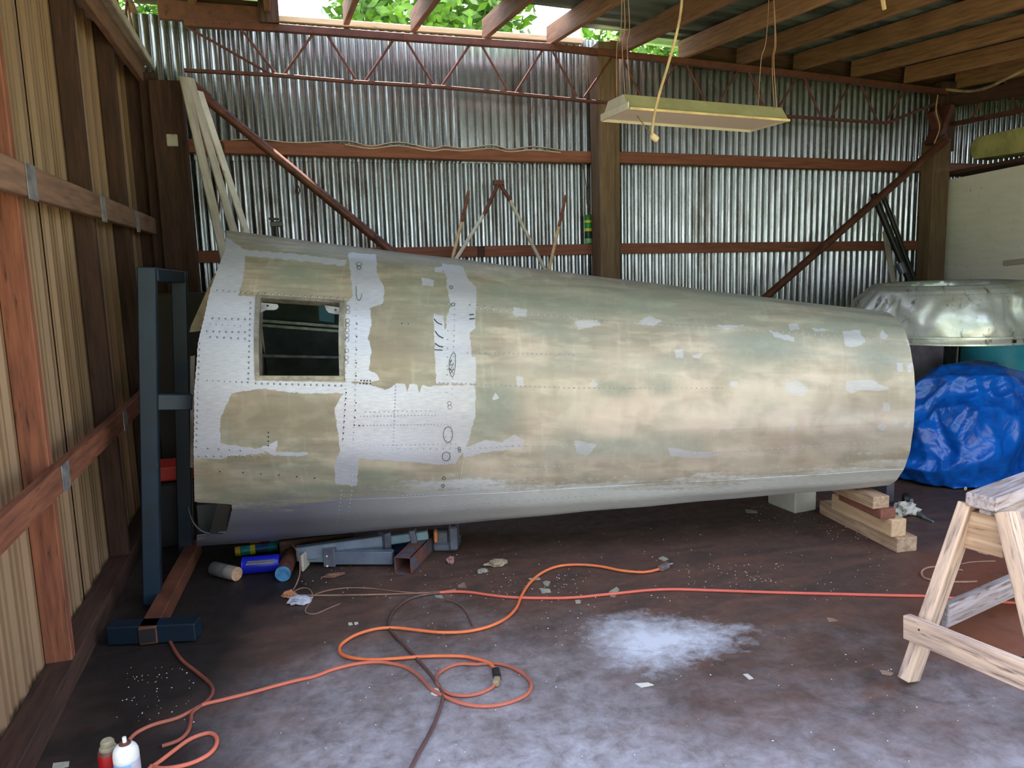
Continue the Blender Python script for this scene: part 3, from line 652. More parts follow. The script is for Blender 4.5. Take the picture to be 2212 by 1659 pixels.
# lap seam lines: thin raised strips along the long seams
rivet_m = plain('rivet heads', (150, 152, 160), .35, .8); hole_m = plain('rivet holes', (36, 32, 34), .7); mark_m = plain('marker ink', (26, 28, 34), .6)
def fnorm(T, TH):
    P = fus(T, TH); a = fus(T+1e-4, TH)-P; b = fus(T, TH+1e-4)-P; n = np.cross(a, b); n /= np.linalg.norm(n, axis=-1, keepdims=True)
    s = np.sign(((P-(FA+(FB-FA)*T[..., None]))*n).sum(-1)); return P, n*s[..., None]
def rivets(lines, name, mat, r, hgt, flat=False):
    mb = MB()
    for (x0, y0, x1, y1, n) in lines:
        xs = np.linspace(x0, x1, n); ys = np.linspace(y0, y1, n)
        T, TH = finv(xs, ys); P, N = fnorm(T, TH)
        for p, nn in zip(P, N):
            nn = Vector(nn); M = nn.to_track_quat('Z', 'Y').to_matrix().to_4x4(); M.translation = Vector(p)+nn*.003
            k = 7; V = [M @ Vector((r*math.cos(2*math.pi*j/k), r*math.sin(2*math.pi*j/k), 0)) for j in range(k)]
            V += [M @ Vector((r*.6*math.cos(2*math.pi*j/k), r*.6*math.sin(2*math.pi*j/k), hgt)) for j in range(k)]+[M @ Vector((0, 0, hgt*1.15))]
            F = [(j, (j+1) % k, k+(j+1) % k, k+j) for j in range(k)]+[(k+j, k+(j+1) % k, 2*k) for j in range(k)]
            mb.add(V, F)
    o = mb.build(name, mat, fz, True, 60); o['kind'] = 'stuff'; return o
rivets([(432, 742, 425, 965, 18), (448, 822, 536, 826, 8), (542, 655, 537, 818, 15), (460, 688, 530, 690, 6), (448, 716, 530, 718, 7), (455, 728, 530, 732, 6), (470, 628, 548, 634, 7),
        (553, 828, 738, 833, 15), (560, 634, 745, 645, 14), (1015, 660, 1080, 668, 5), (430, 985, 560, 985, 9), (450, 968, 520, 972, 4)], 'rivet_row', rivet_m, .005, .0022)
rivets([(747, 840, 738, 1000, 14), (768, 830, 760, 1050, 20), (779, 899, 970, 896, 27), (779, 919, 968, 916, 27), (855, 835, 850, 960, 18), (790, 890, 960, 886, 18), (780, 962, 985, 958, 22), (779, 970, 985, 968, 16),
        (985, 600, 972, 1000, 36), (970, 600, 962, 1000, 22), (750, 660, 746, 820, 12), (772, 560, 768, 820, 20), (940, 826, 1026, 829, 10), (738, 1060, 725, 1150, 12), (760, 1060, 745, 1155, 12), (850, 1095, 828, 1152, 9), (972, 1078, 950, 1140, 9),
        (770, 1120, 1010, 1100, 26), (770, 1128, 900, 1120, 14), (870, 1070, 1000, 1064, 16), (1020, 830, 1240, 838, 22), (1240, 838, 1560, 838, 30), (1010, 665, 1300, 693, 22), (1300, 693, 1900, 732, 44), (1010, 762, 1240, 766, 24), (1080, 962, 1240, 962, 12), (1100, 1005, 1240, 1008, 14), (1500, 980, 1900, 955, 30), (600, 1020, 601, 1020, 1),
        (1015, 968, 1120, 962, 10), (455, 700, 520, 704, 6), (830, 560, 1000, 575, 12), (1000, 1090, 1300, 1068, 22)], 'rivet_row', plain('pale rivets', (172, 176, 190), .35, .7), .0036, .0016)
rivets([(748, 848, 740, 960, 10), (778, 828, 800, 829, 4), (780, 822, 800, 823, 4), (769, 870, 763, 950, 6), (580, 934, 580, 962, 4), (475, 1018, 476, 1018, 1), (525, 1020, 680, 1032, 5), (771, 700, 769, 812, 5), (868, 699, 882, 700, 2), (776, 919, 785, 919, 2)], 'rivet_hole', hole_m, .0038, .0006)
def mark(pts, w=.0012):
    pts = spline([(p[0], p[1], 0) for p in pts], 4); P = fpt([p[0] for p in pts], [p[1] for p in pts], .0045)
    o = MB().tube([Vector(p) for p in P], w, 5).build('pen_mark', mark_m, fz); return o
def ell(cx, cy, a, b, n=14, ph=0): return [(cx+a*math.cos(2*math.pi*i/n+ph), cy+b*math.sin(2*math.pi*i/n+ph)) for i in range(n+1)]
mark([(977, 765), (983, 764), (984, 785), (981, 808), (976, 814), (971, 800), (971, 780), (977, 765)])
mark([(972, 783), (976, 777), (972, 790), (980, 786), (972, 800), (981, 797), (973, 806)])
mark([(966, 799), (972, 797), (978, 806)])
for e in (ell(971, 871, 4, 4), ell(972, 879, 4.4, 4), ell(968, 938, 10, 17), ell(964, 985, 8.5, 9.5), ell(959, 1032, 3.5, 3.2), ell(957, 1048, 3, 3.2), ell(975, 622, 3.4, 3), ell(979, 659, 3.8, 3.4),
          ell(776, 580, 4.5, 3.4), ell(776, 572, 6, 4), ell(992, 968, 2.8, 2.6), ell(993, 973, 2.8, 2.4)): mark(e)
mark([(770, 620), (770, 640), (775, 650), (780, 645), (782, 635)])
for cy in (665, 675, 694, 703, 714, 725, 735, 758, 773, 783): mark(ell(752-(cy-665)*.03, cy, 4.4, 4.2, 10), .0008)
for a in ([(938, 690), (945, 698), (955, 702)], [(940, 716), (948, 726), (958, 731)], [(940, 742), (948, 748), (958, 750)], [(939, 756), (956, 757)], [(1014, 690), (1026, 689)], [(1014, 681), (1024, 680)]): mark(a, .0022)
scr = [(994, 1040), (998, 1012), (1003, 985)]
o = mark(scr, .001); o.name = 'scribed_line'; o.data.materials.clear(); o.data.materials.append(white_paint)
# window frame of the opening
fm = plain('window frame alloy', (150, 146, 136), .45, .5, 20)
def ftp(t, th, off): return Vector(fus(np.array(t), np.array(th), off))
def fband(t0, t1, a0, a1, o0, o1, n=14):
    """solid strip between two t,th corner pairs"""
    V = []
    for k in range(n+1):
        f = k/n
        t_ = t0[0]+(t1[0]-t0[0])*f; ta = t0[1]+(t1[1]-t0[1])*f; h = a0[0]+(a1[0]-a0[0])*f; hb = a0[1]+(a1[1]-a0[1])*f
        V += [ftp(t_, h, o1), ftp(ta, hb, o1), ftp(ta, hb, o0), ftp(t_, h, o0)]
    F = [(4*k+j, 4*k+(j+1) % 4, 4*k+4+(j+1) % 4, 4*k+4+j) for k in range(n) for j in range(4)]+[(3, 2, 1, 0), (4*n, 4*n+1, 4*n+2, 4*n+3)]
    mb = MB(); mb.add(V, F); return mb
hT = lambda t: float(sm[0](np.array(t))); hB = lambda t: float(sm[1](np.array(t)))
dt, dh = .0062, .022
wf = fband((Tw0, Tw0), (Tw1, Tw1), (hT(Tw0), hT(Tw0)-dh), (hT(Tw1), hT(Tw1)-dh), -.03, .004).build('window_frame', fm, fz, False); wf['label'] = 'grey alloy frame around the square opening'
fband((Tw0, Tw0), (Tw1, Tw1), (hB(Tw0)+dh, hB(Tw0)), (hB(Tw1)+dh, hB(Tw1)), -.045, .004).build('frame_rail', fm, wf, False)
fband((Tw0, Tw0+dt), (Tw0, Tw0+dt), (hB(Tw0), hB(Tw0)), (hT(Tw0), hT(Tw0)), -.045, .004).build('frame_rail', fm, wf, False)
fband((Tw1-dt, Tw1), (Tw1-dt, Tw1), (hB(Tw1), hB(Tw1)), (hT(Tw1), hT(Tw1)), -.045, .004).build('frame_rail', fm, wf, False)
bk = plain('bracket alloy', (176, 178, 180), .4, .5, 14)
def gusset(pts):
    P = fpt([p[0] for p in pts], [p[1] for p in pts], -.012); P2 = fpt([p[0] for p in pts], [p[1] for p in pts], -.018); n = len(pts)
    mb = MB(); mb.add([Vector(p) for p in P]+[Vector(p) for p in P2], [tuple(range(n)), tuple(range(2*n-1, n-1, -1))]+[(i, i+n, (i+1) % n+n, (i+1) % n) for i in range(n)])
    return mb.build('corner_bracket', bk, wf, False)
gusset([(558, 650), (598, 654), (600, 659), (596, 664), (590, 666), (572, 666), (564, 670), (558, 675)])
gusset([(700, 656), (740, 662), (739, 685), (736, 682), (732, 676), (716, 674), (708, 672), (703, 666)])
for c in ((577, 658), (724, 667)):
    P = Vector(fpt(*c, -.009)[0]); mb = MB(); mb.lathe([(0, 0), (.005, 0), (.005, .003), (0, .003)], Matrix.Translation(P) @ Vector(-FN).to_track_quat('-Z', 'Y').to_matrix().to_4x4(), 10); mb.build('bolt_hole', black, wf)
def slab(pts, depth, name, mat, parent=None, label=None, cat=None, thick=.012):
    P = [gy(x, y, depth) for x, y in pts]; n = len(P); o2 = [p+Vector((0, thick, 0)) for p in P]
    mb = MB(); mb.add(P+o2, [tuple(range(n)), tuple(range(2*n-1, n-1, -1))]+[(i, i+n, (i+1) % n+n, (i+1) % n) for i in range(n)])
    o = mb.build(name, mat, parent, False)
    if label: tag(o, label, cat)
    return o
# inside of the fuselage: stringers, hoops and a blue bracket seen through the opening
def finner(t0, th0, t1, th1, w, h, name, mat, off=-.05, n=16):
    V = [ftp(t0+(t1-t0)*k/n, th0+(th1-th0)*k/n, off) for k in range(n+1)]; mb = MB()
    for a, b in zip(V[:-1], V[1:]): mb.ob(a, b, w, h)
    return mb.build(name, mat, fz, False)
strm = plain('stringer alloy', (150, 158, 150), .4, .6, 14)
for tt in (.34, .52, .7, .88): finner(tt, R_(95), tt, R_(265), .04, .03, 'hoop_frame', plain('hoop green', (82, 108, 106), .5, .3), -.03, 20)
finner(.205, R_(95), .205, R_(265), .05, .03, 'hoop_frame', plain('hoop green', (82, 108, 106), .5, .3), -.03, 20)
for (a, b) in (((560, 692), (745, 706)), ((560, 702), (745, 716)), ((560, 768), (745, 772))):
    Y0 = 4.92; p, q = gy(*a, Y0+.02), gy(*b, Y0-.03); e_ = (p-q).normalized(); bar('stringer', p+e_*.25, q-e_*.5, .03, .02, strm, fz, c=.002)
ob_ = slab([(688, 655), (724, 660), (722, 697), (690, 693)], 4.80, 'blue_bracket', plain('blue bracket paint', (84, 160, 205), .5), fz, thick=.02); ob_['label'] = 'light blue bracket seen through the opening'
for d in (30, 60, 120, 145): finner(.22, R_(d), .98, R_(d), .02, .02, 'stringer', strm, -.03)
# edge boards held against the cut left end
ply = plain('plywood strip', (178, 160, 136), .7, 0, 8)
slab([(464, 590), (470, 592), (432, 715), (409, 718), (412, 705)], 4.45, 'plywood_strip', ply, None, 'tan wedge of plywood sticking out at the left end of the fuselage', 'plywood', .014)
slab([(411, 770), (421, 768), (417, 1010), (411, 1010)], 4.2, 'plywood_strip', plain('grey ply edge', (150, 140, 128), .7, 0, 8), None, 'thin upright grey plywood edge beside the fuselage end', 'plywood', .012)
slab([(488, 498), (500, 502), (530, 512), (526, 521), (500, 518), (486, 522)], 4.36, 'rubber_wedge', black, fz)

# ------------------------------------------------------------ timber blocks under the tail end
def block(p, q, w, h, mat, lb, bottom):
    p = Vector((p[0], p[1], bottom+h/2)); q = Vector((q[0], q[1], bottom+h/2))
    o = bar('timber_block', p, q, w, h, mat, None, c=.006, seg=2); tag(o, lb, 'block', 'timber blocks propping the tail end'); return o
block((3.15, 3.90), (3.09, 3.20), .12, .08, wood_block, 'longest worn timber lying on the floor at the bottom of the block stack', 0)
block((3.09, 3.74), (3.055, 3.225), .09, .095, wood_fresh, 'square timber with fresh cut end, second from the floor in the block stack', .0805)
block((3.04, 3.62), (3.005, 3.25), .09, .055, wood_red, 'thin split red brown timber below the top block of the stack', .176)
block((3.00, 3.66), (2.975, 3.27), .10, .066, wood_block, 'top timber of the stack touching the fuselage', .2315)
o = box('white_box', (2.93, 3.95, 0), (3.10, 4.2, .17), white_paint, None, .008, .1); tag(o, 'small dirty white box on the floor behind the timber stack', 'box')
# ------------------------------------------------------------ sawhorse
sh = thing('sawhorse', 'weathered wooden sawhorse standing at the right edge', 'sawhorse', (2.7, 2.1, 0))
bd = Vector((.953, .30, 0)).normalized(); A0 = gz(2118, 1085, .70)
side = Vector((-bd.y, bd.x, 0))
A1 = A0+bd*1.15
bar('top_beam', A0-bd*.0+Vector((0, 0, .0)), A1, .105, .05, wood_grey, sh, c=.005)['label'] = 'grey worn top beam'
bar('ridge_board', A0+bd*.035-Vector((0, 0, .115)), A1-bd*.04-Vector((0, 0, .115)), .04, .16, wood_grey, sh, c=.003)
fL = gz(1962, 1478, .0); fR = gz(2292, 1600, .0)
for e, s in ((0, 0.), (1, .93)):
    for k, f in enumerate((fL, fR)):
        foot = Vector(f)+bd*(s*1.0); sd = side if k == 0 else -side
        if s: foot = foot+bd*.1
        top = A0+bd*(.055+s)+sd*.062+Vector((0, 0, -.03)); foot.z = .02
        bar('leg', foot, top, .044, .088, wood_horse if not s else wood_grey, sh, up=tuple(bd), c=.005, seg=2)
bL = gz(1958, 1352, .22); bR = gz(2262, 1478, .25)
bar('cross_brace', bL, bR+(bR-bL)*.12, .036, .088, wood_horse, sh, c=.004, seg=2)
r0 = gz(2038, 1330, .235); r1 = gz(2230, 1245, .20)
bar('side_rail', r0, r1+(r1-r0)*1.2, .036, .088, wood_grey, sh, c=.004)
g0 = A0+bd*.045-Vector((0, 0, .12))
bar('gusset_board', g0+side*.07, g0-side*.07, .03, .14, wood_block, sh, c=.003)
for c in ((1960, 1325), (1985, 1338), (1978, 1356), (1966, 1342), (2196, 1440), (2200, 1415)):
    P = gz(*c, .235)-Vector(FW)*.022; MB().tube([P, P-Vector(FW)*.004], .004, 7).build('nail_head', plain('nail', (60, 48, 50), .5, .5), sh)
# ------------------------------------------------------------ tarp heap
tarp_m = None
t = NT('blue tarpaulin'); v = t.coord((1, 1, 1), rnd=False); f = t.noise(v, 7., 5., .6, 1.); g = t.noise(v, 2.4, 5., .6, .6)
col = t.mix(t.ramp(f, .3, .7), lin((14, 108, 216)), lin((10, 72, 164))); col = t.mix(t.ramp(g, .58, .68, 0, .4), col, lin((60, 86, 110)))
t.l(col, t.b.inputs['Base Color']); t.b.inputs['Roughness'].default_value = .24; t.bump(t.noise(v, 7., 3., .5, 1.2), .02, .5); tarp_m = t.m
def tarp(cx, cy, rx, ry, h, name, lb, seed, nu=260, nv=130):
    U = np.linspace(0, 2*math.pi, nu, endpoint=False); P = np.zeros((nv, nu+1, 3))
    for j in range(nv):
        v = j/(nv-1)
        for i in range(nu+1):
            u = U[i % nu]; c, s = math.cos(u), math.sin(u)
            rad = math.sin(min(v*1.12, 1)*math.pi/2)**.75; z = h*(1-min(1, v*1.0)**1.7)
            q = Vector((c*rad*1.6, s*rad*1.6, z*2.2+seed))
            q2 = q+Vector((noise.noise(q*.9), noise.noise(q*.9+Vector((9, 0, 0))), noise.noise(q*.9+Vector((0, 9, 0)))))*.55
            r1 = 1-abs(noise.noise(q2*.85)*2.2); r2 = 1-abs(noise.noise(q2*1.7+Vector((5, 3, 1)))*2.2); r3 = 1-abs(noise.noise(q2*3.4)*2.4)
            fold = 1-abs(math.sin(u*3.5+z*3+noise.noise(q*.8)*4))
            d = (r1*.16+r2*.06+r3*.016-.13)*(.25+.75*min(1, v*1.6))+fold*.09*v**1.3
            P[j, i] = (cx+c*rx*(rad+d*1.15), cy+s*ry*(rad+d*1.15), max(.004+.02*(r2 if v > .97 else 0), z*(1+d*.5)+d*.10*(1-v)))
    me = gridmesh(name, P); me.materials.append(tarp_m); shade(me, True, 180)
    c = Vector((cx, cy, 0)); me.transform(Matrix.Translation(-c)); return link(name, me, Matrix.Translation(c))
to = tarp(4.62, 4.26, .58, .40, .80, 'tarp', '', 3.1); tag(to, 'crumpled bright blue tarpaulin heaped over something beside the fuselage tail', 'tarp')
P = gy(2085, 1055, 3.86); o = MB().lathe([(.004, .0), (.011, .0), (.012, .003), (.004, .004)], Matrix.Translation(P) @ Vector((0, -1, 0)).to_track_quat('Z', 'Y').to_matrix().to_4x4(), 14).build('grommet', white_paint, to)
# ------------------------------------------------------------ cowling, drum and things behind the tarp
t = NT('dented cowling alloy'); v = t.coord((1, 1, 1), rnd=False); f = t.noise(v, 6., 6., .65, .4); g = t.noise(v, 2.2, 4., .5); hh_ = t.noise(t.coord((1, 1, .35), rnd=False), 13., 5., .7)
col = t.mix(t.ramp(f, .35, .65), lin((220, 226, 224)), lin((190, 196, 184))); col = t.mix(t.ramp(g, .5, .66, 0, .55), col, lin((160, 160, 128))); col = t.mix(t.ramp(hh_, .58, .68, 0, .8), col, lin((84, 86, 80)))
t.l(col, t.b.inputs['Base Color']); t.b.inputs['Metallic'].default_value = .6; t.l(t.ramp(f, .3, .7, .28, .5), t.b.inputs['Roughness']); t.bump(g, .04, .6); cow_m = t.m
cw = thing('engine_cowling', 'dented bare aluminium ring cowling resting on its rim', 'cowling', (4.70, 4.62, .95))
zb = .955
prof = [(.66, 0), (.665, .005), (.665, .045), (.652, .05), (.652, .08), (.645, .12), (.63, .17), (.606, .23), (.578, .29), (.55, .335), (.535, .355), (.528, .366), (.517, .370), (.50, .386), (.48, .396), (.462, .396), (.45, .388), (.442, .36), (.44, .30)]
n = 120; V = []
for r, z in prof:
    for j in range(n):
        a = 2*math.pi*j/n; x, y = math.cos(a), math.sin(a)
        d = (.045*noise.noise(Vector((x*2.3, y*2.3, z*5)))+.022*(1-abs(noise.noise(Vector((x*6, y*6, z*9)))*3)))*min(1, z*5)*(1 if z < .33 else .3)
        d -= .075*math.exp(-(((a-R_(268))/.12)**2+((z-.22)/.08)**2))
        d -= .04*math.exp(-(((a-R_(285))/.09)**2+((z-.20)/.06)**2))
        d += .02*math.exp(-(((a-R_(276))/.05)**2+((z-.20)/.1)**2))
        V.append((4.70+(r+d)*x*1.0, 4.62+(r+d)*y, zb+z+.01*x))
F = [(i*n+j, i*n+(j+1) % n, (i+1)*n+(j+1) % n, (i+1)*n+j) for i in range(len(prof)-1) for j in range(n)]
mb = MB(); mb.add(V, F); mb.build('shell', cow_m, cw, True, 50)
mb = MB(); mb.lathe([(.668, 0), (.678, .0), (.678, .012), (.668, .014)], Matrix.Translation((4.70, 4.62, zb+.04)), 90); mb.build('rim_band', cow_m, cw)
mb = MB(); mb.lathe([(.668, 0), (.674, .0), (.674, .01), (.668, .012)], Matrix.Translation((4.70, 4.62, zb-.004)), 90); mb.build('rim_band', cow_m, cw)
for a in (262, 269.5):
    mb = MB(); c = Vector((4.70+.676*math.cos(R_(a)), 4.62+.676*math.sin(R_(a)), zb+.02)); M = Matrix.Translation(c) @ Matrix.Rotation(R_(a), 4, 'Z'); mb.box((-.004, -.012, -.008), (.002, .012, .012), M); mb.build('slot', black, cw, False)
mb = MB()
for k in range(90):
    a = R_(200+k*1.6); c = Vector((4.70+.56*math.cos(a), 4.62+.56*math.sin(a), zb+.33)); mb.lathe([(.004, 0), (.003, .003), (0, .0035)], Matrix.Translation(c), 5)
o = mb.build('rivet_row', rivet_m, cw); o['kind'] = 'stuff'
teal = mottle('teal plastic', (80, 200, 226), (60, 182, 214), (1, 1, 1), 4., .4, c3=(150, 140, 120), th3=(.7, .76))
dr = thing('drum', 'teal blue plastic drum standing behind the blue tarp', 'drum', (5.52, 4.84, 0))
MB().lathe([(0, 0), (.27, 0), (.29, .03), (.29, .28), (.297, .3), (.29, .32), (.29, .6), (.297, .62), (.29, .64), (.29, .86), (.27, .9), (.26, .90), (.255, .87), (0, .87)], Matrix.Translation((5.52, 4.84, 0)), 40).build('barrel', teal, dr)
rg = MB()
for k in range(14):
    a = R_(190+k*14); c = Vector((5.52+.27*math.cos(a), 4.84+.27*math.sin(a), .9)); rg.ob(c+Vector((-.05, 0, rng.uniform(-.01, .02))), c+Vector((.05, rng.uniform(-.03, .03), rng.uniform(-.02, .02))), .07, .012)
o = rg.build('cardboard_scrap', plain('torn cardboard', (132, 104, 88), .8, 0, 9), dr, False); o['label'] = 'torn brown cardboard on the drum top'
o = box('crate', (4.60, 4.86, 0), (4.96, 5.2, .945), plain('grey board', (196, 188, 196), .7, 0, 5), None, .006); tag(o, 'plain grey lilac box holding up the aluminium cowling', 'box')
o = box('crate', (4.05, 4.86, 0), (4.5, 5.2, .93), plain('near black case', (18, 18, 16), .6), None, .01); tag(o, 'black case under the left side of the cowling', 'case')
# ------------------------------------------------------------ white board and shelf along the right
t = NT('white board'); v = t.coord((1, .4, 6), rnd=False); f = t.noise(t.coord((.5, 1, 5), rnd=False), 3., 6., .75, .3); g = t.noise(t.coord((1, 6, 1.2), rnd=False), 7., 4., .7)
col = t.mix(t.ramp(f, .4, .7, 0, .5), lin((236, 234, 224)), lin((214, 210, 194))); col = t.mix(t.ramp(g, .66, .7, 0, .8), col, lin((92, 88, 74)))
t.l(col, t.b.inputs['Base Color']); t.b.inputs['Roughness'].default_value = .35; wbm = t.m
def xslab(yz, x, th, name, mat, lb=None, cat=None, parent=None):
    n = len(yz); V = [(x, a, b) for a, b in yz]+[(x+th, a, b) for a, b in yz]
    mb = MB(); mb.add(V, [tuple(range(n)), tuple(range(2*n-1, n-1, -1))]+[(i, i+n, (i+1) % n+n, (i+1) % n) for i in range(n)]); o = mb.build(name, mat, parent, False)
    if lb: tag(o, lb, cat)
    return o
cr_ = [(6.44-.14*(1-math.cos(a)), 2.29-.14+.14*math.sin(a)+.0) for a in np.linspace(0, math.pi/2, 7)]
wbd = xslab([(6.44, .9)]+[(y, z) for y, z in cr_]+[(3.6, 2.42), (3.6, .9)], 6.42, .04, 'white_board', wbm, 'large scuffed white board with a rounded corner right of the corner post', 'board')
bar('grip_rail', gx(2168, 569, 6.41), gx(2290, 556, 6.41), .03, .05, plain('grey grip', (176, 170, 160), .6), wbd, c=.012, seg=2)
bar('trestle', (6.5, 6.1, 0), (6.5, 6.1, .9), .1, .1, wood_dark, wbd); bar('trestle', (6.5, 4, 0), (6.5, 4, .9), .1, .1, wood_dark, wbd)
o = bar('shelf_board', (6.55, 6.42, 2.345), (6.55, 3.4, 2.45), .28, .035, wood_dark, None); tag(o, 'dark shelf plank above the white board', 'shelf')
def cushion(c, d, name, mat, lb, rz=0.):
    bm = bmesh.new(); bmesh.ops.create_cube(bm, size=1.); bmesh.ops.subdivide_edges(bm, edges=bm.edges[:], cuts=6, use_grid_fill=True)
    for v in bm.verts:
        x, y, z = v.co*2; k = (1-.18*(x*x+y*y)/2); v.co = Vector((x*d[0]/2*(1-.06*z*z-.05*y*y), y*d[1]/2*(1-.05*z*z), z*d[2]/2*k+.01*noise.noise(Vector((x*2, y*2, z)))))
    me = bpy.data.meshes.new(name); bm.to_mesh(me); bm.free(); me.materials.append(mat); shade(me, True, 60)
    o = link(name, me, Matrix.Translation(c) @ Matrix.Rotation(rz, 4, 'Z') @ Matrix.Rotation(R_(0), 4, 'X')); tag(o, lb, 'cushion'); return o
cushion((6.55, 5.35, 2.545), (.3, 1.5, .24), 'foam_cushion', plain('yellow green foam', (186, 184, 120), .8, 0, 5), 'long pale yellow green foam cushion lying on the shelf plank')

# ------------------------------------------------------------ hanging shop light
fx = thing('shop_light', 'long pale reflector shop light hanging on strings below the rafters', 'light', gz(1500, 262, 2.3))
nl, fl_, nr, fr = gz(1360, 236, 2.3), gz(1299, 263, 2.3), gz(1705, 262, 2.3), gz(1620, 286, 2.3)
off = Vector((0, .07, .085)); top = [nl+off, fl_+Vector((0, -.09, .085)), nr+off, fr+Vector((0, -.09, .085))]
lt_m = mottle('fixture enamel', (210, 206, 186), (186, 180, 154), (1, 1, 1), 3., .4, c3=(170, 162, 134), th3=(.62, .72)); ol_m = mottle('dusty enamel', (160, 156, 122), (138, 134, 100), (1, 1, 1), 5., .6)
mb = MB(); mb.add([nl, nr, top[2], top[0], nl+Vector((0, .003, 0)), nr+Vector((0, .003, 0)), top[2]+Vector((0, .003, -.003)), top[0]+Vector((0, .003, -.003))], [(0, 1, 2, 3), (7, 6, 5, 4), (0, 4, 5, 1), (3, 2, 6, 7)]); mb.build('reflector_side', ol_m, fx, False)
mb = MB(); mb.add([fl_, fr, top[3], top[1]], [(0, 1, 2, 3)]); mb.add([top[0], top[2], top[3], top[1]], [(0, 1, 2, 3)]); mb.build('reflector', lt_m, fx, False)
mb = MB(); u = Vector((0, 0, .012)); mb.add([nl+u, fl_+u, fr+u, nr+u], [(0, 1, 2, 3)]); mb.build('diffuser', plain('diffuser', (205, 196, 184), .5), fx, False)
mb = MB(); mb.add([nr, top[2], top[3], fr], [(0, 1, 2, 3)]); mb.build('end_cap', white_paint, fx, False)
mb = MB(); mb.add([nl, top[0], top[1], fl_], [(0, 1, 2, 3)]); mb.build('end_cap', white_paint, fx, False)
bar('end_lip', nl+Vector((-.004, 0, .02)), fl_+Vector((-.004, 0, .02)), .006, .035, white_paint, fx)
mb = MB(); mb.ob(nl+Vector((0, -.003, .004)), nr+Vector((0, -.003, .004)), .008, .012); mb.build('lip', cream_cord, fx, False)
def hang(pts, r, name, mat, parent, lb=None, cat=None):
    o = MB().tube(spline(pts, 5), r, 6).build(name, mat, parent)
    if lb: tag(o, lb, cat)
    return o
for bx, tp in (((1350, 208), (1342, 24)), ((1332, 212), (1344, 24)), ((1362, 210), (1350, 95)), ((1638, 232), (1662, 60)), ((1672, 236), (1666, 40)), ((1678, 234), (1664, 60))):
    a = gy(*bx, 3.85); b = gy(*tp, 4.02); b.z = max(b.z, rz(b.x, b.y)+.02); mid = (a+b)/2+Vector((.012, 0, -.01))
    hang([a, (a*2+b)/3+Vector((-.008, 0, 0)), mid, b], .0022, 'string', twine, fx)
cordp = [gy(1474, -60, 3.5), gy(1472, 10, 3.5), gy(1462, 70, 3.5), gy(1443, 140, 3.5), gy(1425, 200, 3.5), gy(1413, 250, 3.5), gy(1409, 285, 3.5), gy(1410, 298, 3.5)]
o = hang(cordp, .0065, 'light_cord', cream_cord, None, 'thick cream cord hanging down in front of the shop light', 'cord')
hang([gy(1410, 298, 3.5), gy(1418, 300, 3.52), gy(1405, 288, 3.6), gy(1385, 262, 3.75), gy(1372, 243, 3.9)], .0035, 'plug_lead', cream_cord, o)
bar('plug', gy(1406, 291, 3.5), gy(1421, 303, 3.5), .022, .03, plain('cream plug', (190, 168, 134), .5), o, c=.006)
o = hang([gy(2045, 193, 5.6), gy(2090, 197, 5.3), gy(2130, 190, 5.0), gy(2170, 172, 4.7), gy(2225, 145, 4.4)], .012, 'roof_cable', cream_cord, None, 'pale cable looping under the rafters at the top right', 'cable')
o = hang([gy(2026, 205, 6.05), gy(2022, 240, 6.04), gy(2030, 275, 6.04), gy(2018, 310, 6.04)], .005, 'frayed_rope', cream_cord, None, 'short frayed yellowish rope hanging at the right post', 'rope')
o = hang([gy(1905, -10, 3.6), gy(1910, 20, 3.62)], .012, 'frayed_rope', cream_cord, None, 'knotted frayed rope end on a rafter at the top', 'rope')
# ------------------------------------------------------------ things leaning on the back wall
def lean(p, q, yt, yb, w, h, mat, lb, cat, name, rnd=False, ztop=None):
    a = gy(*p, yt); b = gy(*q, yb); d = b-a; k = (a.z-.02)/(a.z-b.z); e = a+d*k
    if rnd: o = MB().tube([a, e], w/2, 12).build(name, mat, None)
    else: o = bar(name, a, e, w, h, mat, None, c=.003)
    tag(o, lb, cat, None); return o
lean((396, 166), (486, 562), 6.02, 5.70, .065, .014, pale_batten, 'leftmost of the three pale battens leaning in the dark corner', 'batten', 'leaning_batten')
lean((410, 168), (505, 500), 6.05, 5.80, .065, .014, pale_batten, 'middle of the three pale battens leaning in the dark corner', 'batten', 'leaning_batten')
lean((431, 197), (530, 495), 6.07, 5.86, .06, .014, white_paint, 'rightmost of the three pale battens leaning in the dark corner', 'batten', 'leaning_batten')
for a, b, c, lb in (((1077, 397), (1047, 460), (985, 560), 'left white pole of the pair meeting in a rusty cap'), ((1079, 397), (1100, 430), (1177, 582), 'right white pole of the pair meeting in a rusty cap')):
    A, B, Cc = gy(*a, 6.3), gy(*b, 6.27), gy(*c, 6.2); d = Cc-B; E_ = B+d*((B.z-.02)/(B.z-Cc.z))
    t_ = thing('white_pole', lb, 'pole', E_); MB().tube([B, E_], .015, 10).build('shaft', white_paint, t_); MB().tube([A, B+(B-A)*.1], .017, 8).build('ferrule', rust, t_)
    if 'left' in lb: bar('cap', A+Vector((-.045, 0, .01)), A+Vector((.045, 0, .01)), .04, .04, rust, t_)
for a, m_, c, lb in (((1012, 412), (997, 480), (978, 556), 'short stripped stick left of the white poles'), ((1222, 422), (1207, 490), (1186, 582), 'short stripped stick right of the white poles')):
    A, B, Cc = gy(*a, 6.3), gy(*m_, 6.28), gy(*c, 6.24); d = Cc-B; E_ = B+d*((B.z-.02)/(B.z-Cc.z))
    t_ = thing('stripped_stick', lb, 'stick', E_); MB().tube([B, E_], .014, 8).build('bare_wood', wood_fresh, t_); MB().tube([A, (A+B)/2+Vector((.004, 0, 0)), B], [.012, .015, .014], 8).build('bark_end', wood_red, t_)
